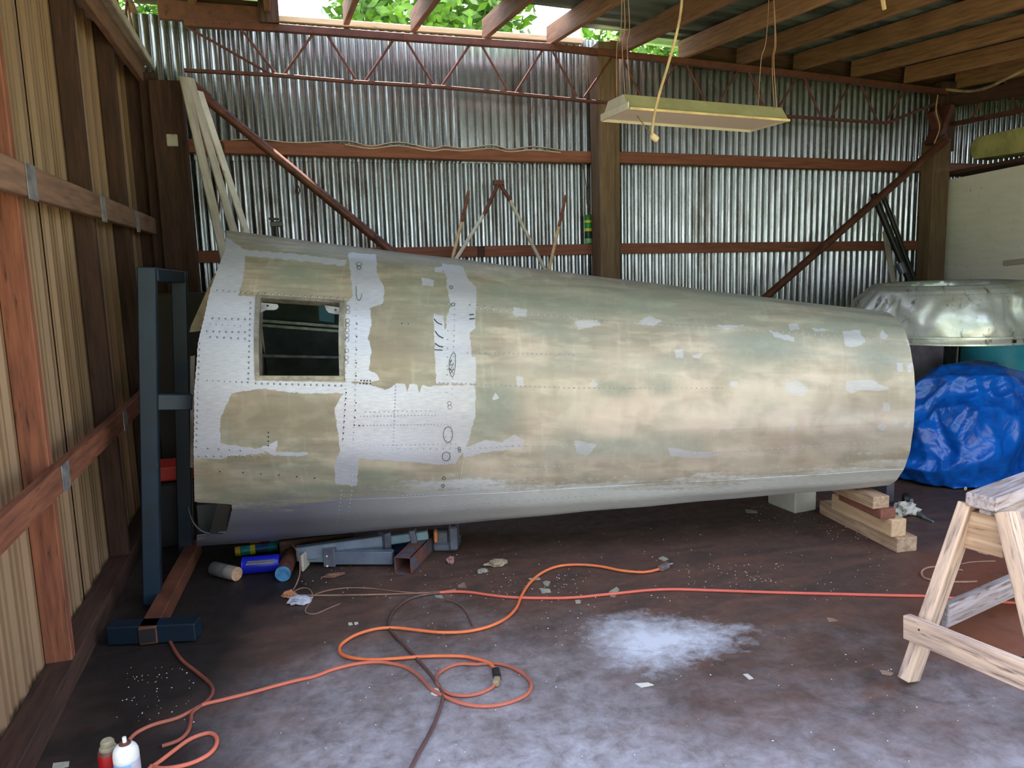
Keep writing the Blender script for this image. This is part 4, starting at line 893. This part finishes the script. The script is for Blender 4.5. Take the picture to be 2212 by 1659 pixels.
lean((1886, 418), (1966, 610), 6.2, 6.0, .062, .05, black, 'black ribbed pipe leaning on the back wall beside the right post', 'pipe', 'black_pipe', True)
A = gy(1942, 568, 6.03); B = gy(1951, 590, 6.01); MB().tube([A, B], .036, 14).build('coupling', grey_metal, bpy.data.objects['black_pipe'])
lean((1908, 425), (1978, 612), 6.24, 6.06, .045, .03, black, 'second thin black pipe leaning just right of the ribbed one', 'pipe', 'black_pipe', True)
lean((1928, 465), (1968, 612), 6.30, 6.12, .08, .02, pale_batten, 'pale plank with a knot hole leaning behind the black pipes', 'plank', 'pale_plank')
lean((1912, 500), (1930, 612), 6.30, 6.10, .05, .02, pale_batten, 'narrow pale plank leaning behind the lower black pipe', 'plank', 'pale_plank')
# spray can on the rail
def can(M, r, h, parts, name, lb, cat, group=None):
    """standing or lying can: parts = [(z0,z1,material,name)], dome and valve on top"""
    t_ = link(name, None, M); t_['label'] = lb; t_['category'] = cat
    for z0, z1, mt, nm in parts:
        mb = MB(); mb.lathe([(0, z0*h), (r*.99, z0*h), (r, z0*h+.001), (r, z1*h-.001), (r*.99, z1*h), (0, z1*h)], M, 24); mb.build(nm, mt, t_)
    return t_
gcan = plain('green can', (30, 150, 60), .35); ycan = plain('yellow band', (230, 215, 50), .4); dgreen = plain('dark green cap', (44, 124, 50), .4); white_l = plain('white label', (214, 214, 210), .45)
g0 = gy(1271, 532, 6.41); g0.z = 1.741
c_ = can(Matrix.Translation(g0), .033, .245, [(0, .17, plain('pale base', (120, 190, 130), .4), 'label_base'), (.17, .42, plain('dark label', (20, 60, 36), .4), 'label_band'), (.42, .52, ycan, 'label_stripe'), (.52, .72, gcan, 'can_body'), (.72, .80, ycan, 'label_stripe')], 'spray_can', 'green and yellow spray can standing on the lower wall rail', 'spray can')
MB().lathe([(.031, .196), (.031, .20), (.029, .235), (.026, .243), (0, .245)], Matrix.Translation(g0), 20).build('cap', dgreen, c_)
o = hang([gy(1258, 352, 6.36), gy(1266, 400, 6.36), gy(1268, 440, 6.36), gy(1279, 475, 6.36), gy(1283, 530, 6.35), gy(1284, 575, 6.35), gy(1294, 600, 6.36)], .004, 'wall_wire', rust_pipe, None, 'thin brown wire hanging beside the green spray can', 'wire')
o = hang([gy(640, 398, 6.46), gy(646, 405, 6.45), gy(647, 415, 6.45), gy(640, 418, 6.45), gy(638, 408, 6.46)], .005, 'rusty_hook', rust, None, 'little rusty wire hook on the corrugated wall above the fuselage', 'hook')
o = hang([gy(478, 306, 6.36), gy(484, 320, 6.35), gy(480, 380, 6.36), gy(474, 440, 6.37), gy(472, 500, 6.38)], .006, 'copper_wire', rust, None, 'reddish wire running down the wall behind the battens', 'wire')
# tap and cobwebs on top of the fuselage
tp = thing('clamp_tool', 'small black clamp standing on the fuselage top edge', 'tool', fus(np.array(.1), np.array(R_(92))))
b0 = gy(598, 512, 4.42); b0.z = float(fus(np.array(.1), np.array(R_(90)))[2])
MB().tube([b0, b0+Vector((0, 0, .10))], [.016, .010], 10).build('post', black, tp); bar('head', b0+Vector((-.03, 0, .085)), b0+Vector((.035, 0, .088)), .03, .03, black, tp); bar('jaw', b0+Vector((-.035, 0, .115)), b0+Vector((.02, 0, .112)), .02, .012, black, tp)
# ------------------------------------------------------------ blue steel stand at the left
st = thing('steel_stand', 'dark blue painted steel stand between the left wall and the fuselage', 'stand', (-.65, 3.9, 0))
bar('post', (-.68, 3.85, .03), (-.565, 3.86, 1.60), .075, .075, blue_steel, st, up=(0, 1, 0))
bar('post', (-.60, 4.50, .03), (-.50, 4.46, 1.58), .075, .075, blue_steel, st, up=(0, 1, 0))
bar('top_rail', (-.555, 3.88, 1.565), (-.50, 4.45, 1.55), .06, .06, blue_steel, st)
bar('top_rail', (-.52, 4.12, 1.56), (-.22, 4.12, 1.55), .06, .06, blue_steel, st) if 0 else None
bar('middle_rail', (-.60, 3.88, .985), (-.44, 3.93, .965), .06, .075, blue_steel, st)
bar('cross_foot', (-.80, 3.53, .045), (-.44, 3.44, .045), .08, .08, blue_steel, st)
bar('foot_tube', (-.64, 3.44, .045), (-.56, 4.55, .045), .075, .08, plain('rust orange steel', (112, 66, 46), .6, 0, 8), st)
MB().box((-.03, -.001, -.03), (.03, .001, .03), Matrix.Translation((-.64, 3.437, .045))).build('tube_mouth', black, st, False)
slab([(334, 600), (338, 600), (342, 830), (338, 830)], 4.5, 'edge_strip', pale_batten, st)
o = box('black_bin', (-.80, 4.72, 0), (-.48, 5.05, .38), black, None, .01); tag(o, 'black box in the dark corner behind the blue stand', 'box')
o = box('red_box', (-.77, 4.76, .385), (-.50, 5.0, .47), plain('red plastic', (196, 52, 38), .5), None, .012, seg=2); tag(o, 'red orange plastic case lying on the black box behind the blue stand', 'case')
o = box('cabinet', (-.80, 5.3, 0), (-.42, 5.6, 1.45), plain('dark door', (40, 34, 30), .6), None, .006); tag(o, 'dark narrow cabinet standing behind the blue stand', 'cabinet')
hang([gy(392, 600, 5.27), gy(394, 700, 5.27), gy(396, 785, 5.27), gy(402, 792, 5.27), gy(412, 793, 5.27)], .004, 'door_edge', pale_batten, o)
o = MB(); c0 = gy(352, 1100, 4.55)
o.add([c0+Vector((-.02, 0, .05)), c0+Vector((.015, .01, .06)), c0+Vector((.03, 0, .0)), c0+Vector((.0, -.01, -.05)), c0+Vector((-.03, .01, -.03)), c0+Vector((0, -.02, 0))], [(0, 1, 5), (1, 2, 5), (2, 3, 5), (3, 4, 5), (4, 0, 5)])
# black tray hanging in the notch of the fuselage
nb_ = thing('black_tray', 'black plastic tray sticking out of the notch at the lower left of the fuselage', 'tray', gy(470, 1150, 4.1))
def prism(pts, y0, y1, name, mat, parent): return slab(pts, y0, name, mat, parent, thick=y1-y0)
prism([(470, 1088), (494, 1084), (499, 1092), (487, 1150), (478, 1154), (452, 1153)], 4.02, 4.2, 'side', black_gloss, nb_)
prism([(425, 1092), (470, 1088), (452, 1150), (430, 1150)], 4.3, 4.5, 'liner', plain('grey liner', (70, 72, 74), .6), nb_)
hang([gy(405, 1095, 4.0), gy(415, 1125, 4.0), (gy(432, 1145, 4.0)), gy(452, 1153, 4.0)], .006, 'strap', black, nb_)
# ------------------------------------------------------------ cans, bottles and steel under the belly
def lyer(p, q, r, parts, name, lb, cat):
    """cylinder lying on the floor between pixels p and q"""
    A, B = gz(*p, r), gz(*q, r); x = (B-A); h = x.length; M = x.to_track_quat('Z', 'Y').to_matrix().to_4x4(); M.translation = A
    return can(M, r, h, parts, name, lb, cat)
blue_m = plain('blue bottle', (24, 34, 178), .35); lab = mottle('worn label', (140, 140, 140), (110, 112, 116), (1, 1, 1), 30., .6)
c_ = lyer((524, 1222), (604, 1215), .045, [(0, .03, blue_m, 'base'), (.03, .97, blue_m, 'body'), (.97, 1, blue_m, 'shoulder')], 'blue_bottle', 'royal blue bottle lying on the floor with a worn grey label', 'bottle')
A = gz(533, 1216, .0925); B = gz(592, 1211, .0925); A.z = B.z = .0905; bar('label_patch', A, B, .045, .004, lab, c_, c=0)
c_ = lyer((462, 1228), (512, 1240), .036, [(0, .62, mottle('grey can', (92, 90, 88), (70, 68, 66), (1, 1, 1), 20., .6), 'body'), (.62, .97, mottle('pale can', (150, 146, 138), (124, 120, 112), (1, 1, 1), 18., .6), 'body_band'), (.97, 1., mottle('crusty foam', (196, 150, 118), (140, 120, 100), (1, 1, 1), 60., .8), 'crusty_end')], 'foam_can', 'dirty grey can with a crusty tan end lying by the blue bottle', 'can')
teal_l = plain('teal label', (30, 140, 160), .35); 
c_ = lyer((508, 1192), (600, 1180), .028, [(0, .13, plain('yellow cap', (200, 160, 50), .45), 'cap'), (.14, .35, teal_l, 'body'), (.35, .47, ycan, 'label_band'), (.47, .78, plain('blue label', (40, 84, 150), .4), 'label_band'), (.78, 1., teal_l, 'body')], 'spray_bottle', 'teal spray bottle with a mustard yellow cap behind the blue bottle', 'bottle')
c_ = lyer((530, 1172), (606, 1168), .030, [(0, .15, black, 'cap'), (.15, .45, plain('mustard band', (190, 140, 60), .45), 'label_band'), (.45, .75, plain('red band', (190, 30, 30), .4), 'body'), (.75, 1., white_l, 'label_end')], 'spray_can', 'red and white spray can tucked under the fuselage', 'spray can')
c_ = lyer((611, 1240), (630, 1196), .040, [(0, .02, plain('blue lid', (74, 140, 190), .5, 0, 40), 'lid'), (.02, 1., rust_pipe, 'tube')], 'rusty_tube', 'rusty cardboard tube with a pale blue lid facing the camera', 'tube')
o = box('rag_brick', tuple(gz(650, 1180, .0)), tuple(gz(650, 1180, .0)+Vector((.09, .05, .045))), plain('brick red', (176, 108, 84), .8, 0, 12), None, .006); tag(o, 'small tan brick under the fuselage behind the steel props', 'brick')
# square tube
A, B = gz(870, 1222, .047), gz(930, 1160, .047); d = (B-A).normalized(); M, L = frame(A, B)
tb = thing('square_steel_tube', 'rusty square steel tube with flaking blue paint and open end', 'tube', A)
rt = mottle('rusty blue steel', (124, 82, 74), (98, 64, 60), (1, 1, 1), 9., .6, .2, c3=(74, 96, 118), th3=(.52, .6)); s_ = .046; w_ = .005
mb = MB()
for a in ((-s_, -s_, -s_+w_, s_), (s_-w_, -s_, s_, s_), (-s_, -s_, s_, -s_+w_), (-s_, s_-w_, s_, s_)):
    mb.box((-L/2, a[0], a[1]), (L/2, a[2], a[3]), M)
mb.build('tube_wall', rt, tb, False)
MB().box((-.02, -s_+.004, -s_+.004), (-.0, s_-.004, s_-.004), M).build('inside_plug', wood_dark, tb, False)
# adjustable steel props
stl = mottle('zinc steel', (124, 136, 154), (96, 106, 124), (1, 1, 1), 7., .4, .5); gsl = mottle('bright zinc', (150, 176, 184), (120, 146, 160), (1, 1, 1), 8., .35, .5)
pr = thing('steel_prop', 'near adjustable steel prop lying flat, from the rusty tube to the left', 'prop', gz(760, 1205, 0))
bar('channel', gz(705, 1203, .05), gz(850, 1203, .05), .05, .07, stl, pr); bar('inner_bar', gz(665, 1203, .05), gz(712, 1203, .05), .035, .05, gsl, pr); bar('clamp', gz(702, 1201, .055), gz(727, 1201, .055), .07, .10, grey_metal, pr); bar('foot_plate', gz(656, 1210, .05), gz(662, 1210, .05), .10, .09, pale_batten, pr)
for c in ((711, 1197), (712, 1218)): P = gz(*c, .06)-Vector(FW)*.045; MB().tube([P, P-Vector(FW)*.006], .005, 8).build('bolt', white_paint, pr)
pr = thing('steel_prop', 'far adjustable steel prop slanting behind the near one', 'prop', gz(760, 1180, 0))
bar('channel', gz(640, 1196, .08), gz(835, 1168, .10), .05, .075, stl, pr); bar('inner_bar', gz(828, 1168, .10), gz(925, 1154, .12), .035, .05, gsl, pr); bar('clamp', gz(825, 1172, .10), gz(838, 1168, .10), .07, .11, grey_metal, pr); bar('end_block', gz(888, 1161, .115), gz(900, 1159, .12), .06, .09, grey_metal, pr); bar('rest_foot', gz(660, 1192, .02), gz(672, 1191, .02), .08, .04, grey_metal, pr); bar('rest_foot', gz(905, 1168, .04), gz(912, 1167, .04), .05, .08, grey_metal, pr)
o = bar('blue_bar', gz(720, 1196, .03), gz(885, 1180, .03), .04, .05, plain('navy steel', (26, 38, 84), .4), None); tag(o, 'navy blue steel bar lying between the two zinc props', 'bar')
cs = thing('trolley_jack', 'grey cast jack head supporting the fuselage belly', 'jack', gz(968, 1170, 0))
bar('base', gz(940, 1172, .03), gz(992, 1172, .03), .16, .05, grey_metal, cs, c=.01); bar('head', gz(972, 1158, .09), gz(990, 1158, .09), .1, .14, grey_metal, cs, c=.01); bar('arm', gz(938, 1158, .08), gz(972, 1158, .08), .07, .08, grey_metal, cs, c=.01); bar('orange_pad', gz(938, 1158, .10), gz(945, 1158, .10), .05, .07, plain('orange pad', (212, 128, 80), .7), cs, c=.01)
P = gz(943, 1182, .012); MB().lathe([(.0, -.012), (.02, -.012), (.022, -.004), (.018, .006), (0, .01)], Matrix.Translation(P), 14).build('castor', white_paint, cs)
# support trestle hidden below the left end
o = box('support_block', (-.1, 4.25, 0), (.3, 4.7, .113), wood_dark, None, .006); tag(o, 'dark timber block under the fuselage belly behind the cans', 'block')
o = box('wheel_chock', tuple(gz(1962, 1100, 0)+Vector((-.03, .15, 0))), tuple(gz(1962, 1100, 0)+Vector((.03, .25, .42))), plain('dim grey board', (96, 92, 104), .7), None, .004); tag(o, 'grey upright board between the fuselage tail and the tarp', 'board')
wh = thing('castor_wheel', 'small black wheel lying behind the timber stack', 'wheel', gz(1945, 1075, .0)+Vector((.12, .12, 0)))
cwp = gz(1948, 1082, .045)+Vector((.03, .0, 0)); M = Matrix.Translation(cwp) @ Vector((.8, -.6, 0)).to_track_quat('Z', 'Y').to_matrix().to_4x4()
MB().lathe([(0, -.02), (.03, -.02), (.045, -.012), (.045, .012), (.03, .02), (0, .02)], M, 24).build('tyre', black, wh); MB().lathe([(0, .02), (.018, .02), (.018, .04), (0, .045)], M, 12).build('hub', grey_metal, wh)
# white rag and screwdriver
def crumple(c, r, seed, name, mat, lb, cat, flat=.6, n=3):
    bm = bmesh.new(); bmesh.ops.create_icosphere(bm, subdivisions=n, radius=1.)
    for v in bm.verts:
        q = v.co.copy(); k = 1+.55*noise.noise(q*1.8+Vector((seed, 0, 0)))+.3*(1-2*abs(noise.noise(q*3.5+Vector((0, seed, 0)))))-.15; v.co = Vector((q.x*r[0]*k, q.y*r[1]*k, max(q.z, -.4)*r[2]*k))
    zm = min(v.co.z for v in bm.verts)
    for v in bm.verts: v.co.z -= zm
    me = bpy.data.meshes.new(name); bm.to_mesh(me); bm.free(); me.materials.append(mat); shade(me, False)
    o = link(name, me, Matrix.Translation((c[0], c[1], .001))); tag(o, lb, cat); return o
crumple(gz(1957, 1112), (.075, .05, .05), 2, 'white_rag', white_paint, 'crumpled white rag on the floor beside the timber stack', 'rag', n=3)
sd_ = thing('screwdriver', 'grey handled screwdriver lying right of the white rag', 'screwdriver', gz(1995, 1118))
A, B, Cc = gz(1978, 1107, .014), gz(1996, 1117, .014), gz(2016, 1127, .008); MB().tube([A, (A+B)/2, B], [.014, .016, .011], 10).build('handle', plain('grey handle', (92, 98, 90), .5), sd_); MB().tube([B, Cc], .005, 8).build('shaft', gsl, sd_)
# dark cable heap and ring behind sawhorse
# ------------------------------------------------------------ two cans at the bottom left
M = Matrix.Translation(gz(268, 1592, .215)-Vector((0, 0, .215)))
c_ = can(M, .036, .16, [(0, .75, plain('blue print', (40, 130, 196), .35), 'print_band'), (.75, .9, plain('pale blue print', (110, 165, 205), .35), 'print_band'), (.9, 1., white_l, 'can_body')], 'aerosol_can', 'white and blue aerosol can with a white nozzle at the bottom left', 'spray can')
MB().lathe([(.036, .16), (.035, .172), (.031, .182), (.024, .190), (.016, .194)], M, 28).build('shoulder', white_l, c_); MB().lathe([(.017, .192), (.017, .197), (.008, .199), (0, .199)], M, 20).build('valve_ring', rust_pipe, c_); MB().lathe([(.006, .198), (.006, .213), (.005, .215), (0, .215)], M, 12).build('nozzle', white_paint, c_)
xx = 0
q2 = Matrix.Translation(gz(268, 1592, .215)-Vector((0, 0, .215)))
lbp = MB()
for k in range(9):
    a0, a1 = R_(-62+k*9), R_(-62+(k+1)*9); lbp.add([M @ Vector((.0365*math.cos(a0), .0365*math.sin(a0), .01)), M @ Vector((.0365*math.cos(a1), .0365*math.sin(a1), .01)), M @ Vector((.0365*math.cos(a1), .0365*math.sin(a1), .148)), M @ Vector((.0365*math.cos(a0), .0365*math.sin(a0), .148))], [(0, 1, 2, 3)])
lbp.build('paper_label', mottle('paper label', (190, 186, 200), (160, 156, 176), (1, 1, 1), 30., .6), c_)
P = gz(231, 1598, .185); M = Matrix.Translation((P.x, P.y, 0))
c_ = can(M, .030, .145, [(0, .3, plain('dark red print', (120, 20, 20), .4), 'can_body'), (.3, 1., mottle('red can', (176, 24, 26), (150, 18, 22), (1, 1, 1), 9., .35, c3=(190, 130, 60), th3=(.64, .7)), 'can_body')], 'paint_can', 'red can with a dirty cream cap left of the white aerosol', 'can')
MB().lathe([(.030, .145), (.029, .150), (.026, .154), (.022, .156)], M, 24).build('collar', rust_pipe, c_); MB().lathe([(.024, .154), (.024, .162), (.020, .166), (.019, .180), (.015, .185), (0, .186)], M, 24).build('cap', plain('dirty cream cap', (176, 164, 134), .6, 0, 30), c_)
# ------------------------------------------------------------ cords and hoses on the floor
def floor_cord(pts, r, name, mat, lb, cat, z=0., n=8):
    P = spline([gz(x, y, r+z+.001) for x, y in pts], 7); o = MB().tube(P, r, n).build(name, mat, None); tag(o, lb, cat); return o
oc = thing('extension_cord', 'bright orange extension cord snaking across the floor to a grey plug', 'cord', gz(1000, 1400))
P = spline([gz(x, y, .012) for x, y in [(1428, 1228), (1405, 1234), (1380, 1236), (1340, 1232), (1300, 1224), (1260, 1220), (1220, 1221), (1190, 1228), (1162, 1243), (1140, 1265), (1125, 1290), (1116, 1312), (1098, 1332), (1070, 1348), (1040, 1358), (1000, 1365), (950, 1366), (900, 1361), (850, 1356), (810, 1359), (770, 1371), (742, 1388), (733, 1401), (738, 1413), (760, 1421), (800, 1425), (850, 1423), (900, 1419), (950, 1417), (1000, 1418), (1030, 1424), (1056, 1432), (1067, 1443), (1070, 1450)]], 7)
MB().tube(P, .0068, 8).build('cable', orange_cord, oc)
gp = plain('grey plug', (130, 112, 112), .5, 0, 20)
bar('plug', gz(1425, 1229, .015), gz(1443, 1220, .018), .03, .028, gp, oc, c=.008, seg=2); MB().tube([gz(1443, 1220, .02), gz(1453, 1217, .02)], .003, 6).build('plug_pin', gsl, oc)
bar('socket', gz(1070, 1447, .016), gz(1075, 1466, .016), .03, .028, black, oc, c=.008, seg=2); bar('plug', gz(1075, 1466, .016), gz(1070, 1478, .016), .026, .026, plain('tan plug', (150, 128, 100), .5), oc, c=.008, seg=2)
floor_cord([(1069, 1479), (1058, 1488), (1035, 1498), (1005, 1503), (975, 1500), (955, 1490), (943, 1473), (944, 1460), (958, 1447), (980, 1437), (1000, 1434), (1030, 1435), (1065, 1433), (1095, 1438), (1125, 1452), (1144, 1470), (1147, 1485), (1135, 1502), (1105, 1516), (1070, 1524), (1030, 1525), (990, 1517), (955, 1502), (930, 1487), (908, 1463), (880, 1443), (850, 1434), (815, 1430), (770, 1434), (720, 1446), (680, 1461), (640, 1470), (590, 1483), (540, 1497), (480, 1512), (440, 1522), (410, 1538), (380, 1552), (330, 1566), (295, 1583), (278, 1600)], .0068, 'extension_cord', faded_cord, 'faded salmon orange extension cord looped round the white tag', 'cord')
floor_cord([(885, 1665), (905, 1625), (925, 1590), (943, 1552), (955, 1515), (955, 1495), (944, 1475), (925, 1450), (900, 1422), (880, 1400), (860, 1380), (844, 1362), (839, 1350), (842, 1335), (855, 1315), (880, 1296), (910, 1286), (950, 1280)], .0068, 'floor_hose', brown_hose, 'dark brown hose curving down to the bottom edge of the floor', 'hose')
floor_cord([(948, 1280), (985, 1278), (1020, 1280), (1070, 1287), (1120, 1291), (1200, 1292), (1250, 1290), (1300, 1285), (1350, 1280), (1400, 1275), (1460, 1273), (1560, 1276), (1680, 1280), (1800, 1283), (1920, 1286), (2010, 1288), (2080, 1294), (2140, 1299), (2230, 1304)], .0068, 'extension_cord', salmon_cord, 'straight salmon pink cord running across the floor to the right edge', 'cord')
lcord = floor_cord([(345, 1325), (352, 1340), (362, 1370), (372, 1395), (392, 1425), (425, 1452), (452, 1475), (460, 1492), (452, 1510), (432, 1526), (415, 1540), (412, 1560), (405, 1582), (385, 1600), (350, 1612)], .007, 'floor_hose', plain('dull red hose', (150, 84, 66), .5, 0, 4), 'dull red hose coming down from the foot of the blue stand', 'hose')
floor_cord([(320, 1662), (345, 1645), (375, 1622), (405, 1600), (432, 1588), (455, 1584), (468, 1594), (466, 1612), (450, 1630), (420, 1646), (385, 1656), (350, 1660), (325, 1655)], .007, 'extension_cord', faded_cord, 'small loop of faded orange cord beside the aerosol cans', 'cord')
floor_cord([(628, 1286), (700, 1286), (780, 1285), (860, 1283), (930, 1280), (985, 1274)], .004, 'twine_line', twine, 'straight tan twine leading to the plastic scrap', 'twine')
floor_cord([(680, 1284), (710, 1275), (750, 1270), (800, 1271), (850, 1277), (900, 1281)], .003, 'twine_line', twine, 'arched tan twine above the straight one', 'twine')
floor_cord([(625, 1284), (642, 1274), (655, 1270), (668, 1273), (675, 1284), (672, 1298), (662, 1312), (660, 1322), (670, 1326), (685, 1325), (710, 1314), (735, 1304)], .003, 'twine_line', twine, 'curled end of tan twine in front of the plastic scrap', 'twine')
floor_cord([(965, 1296), (985, 1302), (1002, 1315), (1014, 1335), (1021, 1352)], .004, 'twine_line', plain('dark twine', (110, 80, 70), .7), 'dark curved stick of cable inside the brown hose bend', 'cable')
floor_cord([(2080, 1232), (2040, 1226), (2010, 1225), (1993, 1232), (1992, 1243), (2005, 1251), (2040, 1256), (2080, 1257), (2110, 1256)], .005, 'twine_line', twine, 'loop of brown cable behind the sawhorse legs', 'cable')
floor_cord([(2060, 1222), (2100, 1214), (2150, 1212)], .003, 'twine_line', twine, 'thin cable lying right of the loop behind the sawhorse', 'cable')
o = hang([gz(628, 1282, .004), gz(640, 1262, .05), gz(648, 1235, .09), gz(645, 1200, .11), gz(633, 1178, .11), gz(628, 1168, .11)], .003, 'twine_line', twine, None, 'tan twine hanging from under the fuselage to the floor', 'twine')
# scraps
crumple(gz(648, 1302), (.05, .035, .02), 5, 'plastic_scrap', plain('clear scrap', (170, 172, 186), .25), 'shiny grey plastic scrap at the end of the twine', 'scrap')
crumple(gz(625, 1290), (.03, .02, .02), 8, 'tape_scrap', plain('tan tape', (176, 118, 88), .7), 'tan tape scrap where the twines meet', 'scrap')
crumple(gz(1072, 1220), (.055, .035, .018), 11, 'foam_lump', plain('foam lump', (176, 158, 132), .7, 0, 20), 'largest tan lump of dried foam on the floor', 'debris')
crumple(gz(1043, 1237), (.028, .02, .012), 14, 'foam_lump', plain('foam lump grey', (168, 164, 150), .7, 0, 20), 'small grey lump just left of the largest foam lump', 'debris')
crumple(gz(973, 1217), (.02, .016, .025), 17, 'plastic_scrap', plain('rosy scrap', (150, 108, 108), .4), 'rosy crumpled scrap right of the rusty square tube', 'scrap')
crumple(gz(720, 1245), (.05, .02, .01), 23, 'leaf_scrap', plain('dead leaf', (120, 84, 70), .7), 'brown shrivelled leaf in front of the steel prop', 'leaf')
def flake(pts, lb, mat=None, name='paint_flake', z=.003):
    P = [gz(x, y, z) for x, y in pts]; n = len(P); Q_ = [p-Vector((0, 0, z-.0005)) for p in P]; mb = MB()
    mb.add(P+Q_, [tuple(range(n)), tuple(range(2*n-1, n-1, -1))]+[(i, i+n, (i+1) % n+n, (i+1) % n) for i in range(n)]); o = mb.build(name, mat or fk, None, False); tag(o, lb, 'flake'); return o
fk = plain('grey flake', (176, 178, 160), .6, 0, 12); fkt = plain('tan flake', (168, 140, 116), .7, 0, 12)
flake([(1315, 1278), (1332, 1267), (1338, 1273), (1328, 1290), (1318, 1288)], 'pale green flake lying on the salmon cord')
flake([(1172, 1257), (1180, 1254), (1189, 1256), (1184, 1267), (1176, 1264)], 'small grey flake right of the orange cord crossing')
flake([(1166, 1270), (1188, 1272), (1190, 1279), (1170, 1280)], 'flat grey flake just above the salmon cord')
flake([(1141, 1249), (1165, 1247), (1168, 1251), (1145, 1253)], 'thin grey flake under the orange cord')
flake([(988, 1264), (1003, 1257), (1007, 1268), (990, 1269)], 'tan triangular flake above the end of the twine', fkt)
flake([(1422, 1206), (1432, 1201), (1444, 1207), (1434, 1212)], 'oval grey flake behind the orange cord plug')
flake([(1242, 1296), (1252, 1295), (1255, 1302), (1244, 1303)], 'small grey flake just below the salmon cord')
flake([(938, 1285), (955, 1286), (958, 1292), (940, 1290)], 'dull grey flake inside the brown hose bend')
flake([(1372, 1476), (1400, 1474), (1412, 1479), (1385, 1484)], 'white flake on the bare concrete below the white patch', white_paint)
flake([(1605, 1456), (1615, 1455), (1628, 1465), (1618, 1467)], 'small white flake right of the bright floor patch', white_paint)
flake([(1900, 1447), (1912, 1448), (1930, 1453), (1925, 1458), (1905, 1455)], 'tan leaf chip left of the sawhorse foot', fkt)
flake([(1785, 1334), (1800, 1335), (1810, 1340), (1790, 1342)], 'tan chip on the dark floor in front of the sawhorse brace', fkt)
flake([(752, 1345), (760, 1344), (762, 1349), (753, 1350)], 'left of two small pale chips behind the cord loop', white_paint)
flake([(765, 1344), (773, 1343), (774, 1347), (766, 1349)], 'right of two small pale chips behind the cord loop', white_paint)
flake([(934, 1487), (950, 1486), (960, 1491), (957, 1500), (940, 1502), (931, 1498)], 'white paper tag on the crossing of the two cords', white_l, 'paper_tag')
flake([(1862, 1110), (1890, 1117), (1898, 1120), (1870, 1115)], 'white flake beside the bottom timber', white_paint)
flake([(1610, 1100), (1635, 1103), (1636, 1108), (1612, 1106)], 'pale flake under the belly of the fuselage', fk)
flake([(115, 1648), (150, 1644), (148, 1655), (112, 1662)], 'grey cardboard bit at the left wall foot', fk)
mb = MB()
def sprinkle(x0, x1, y0, y1, n, rs=(.0016, .0042)):
    for k in range(n):
        p = gz(random.uniform(x0, x1), random.uniform(y0, y1), 0); r = random.uniform(*rs); a = random.uniform(0, 3); c, s = math.cos(a)*r, math.sin(a)*r
        V = [p+Vector((c, s, 0)), p+Vector((-s*.7, c*.7, 0)), p+Vector((-c, -s, 0)), p+Vector((s*.7, -c*.7, 0)), p+Vector((0, 0, r*.7))]
        mb.add(V, [(0, 1, 4), (1, 2, 4), (2, 3, 4), (3, 0, 4)])
sprinkle(960, 1960, 1085, 1300, 200); sprinkle(1600, 1900, 1090, 1130, 70); sprinkle(1480, 1700, 1215, 1270, 60); sprinkle(1050, 1250, 1240, 1300, 60); sprinkle(900, 1300, 1280, 1400, 60); sprinkle(250, 420, 1440, 1560, 60); sprinkle(600, 2150, 1350, 1655, 90); sprinkle(1780, 1940, 1125, 1165, 50); sprinkle(640, 1000, 1200, 1300, 50)
o = mb.build('foam_crumbs', plain('white crumbs', (216, 210, 200), .7), None, False); tag(o, 'tiny white foam crumbs scattered over the dirty floor', 'crumbs', None, 'stuff')
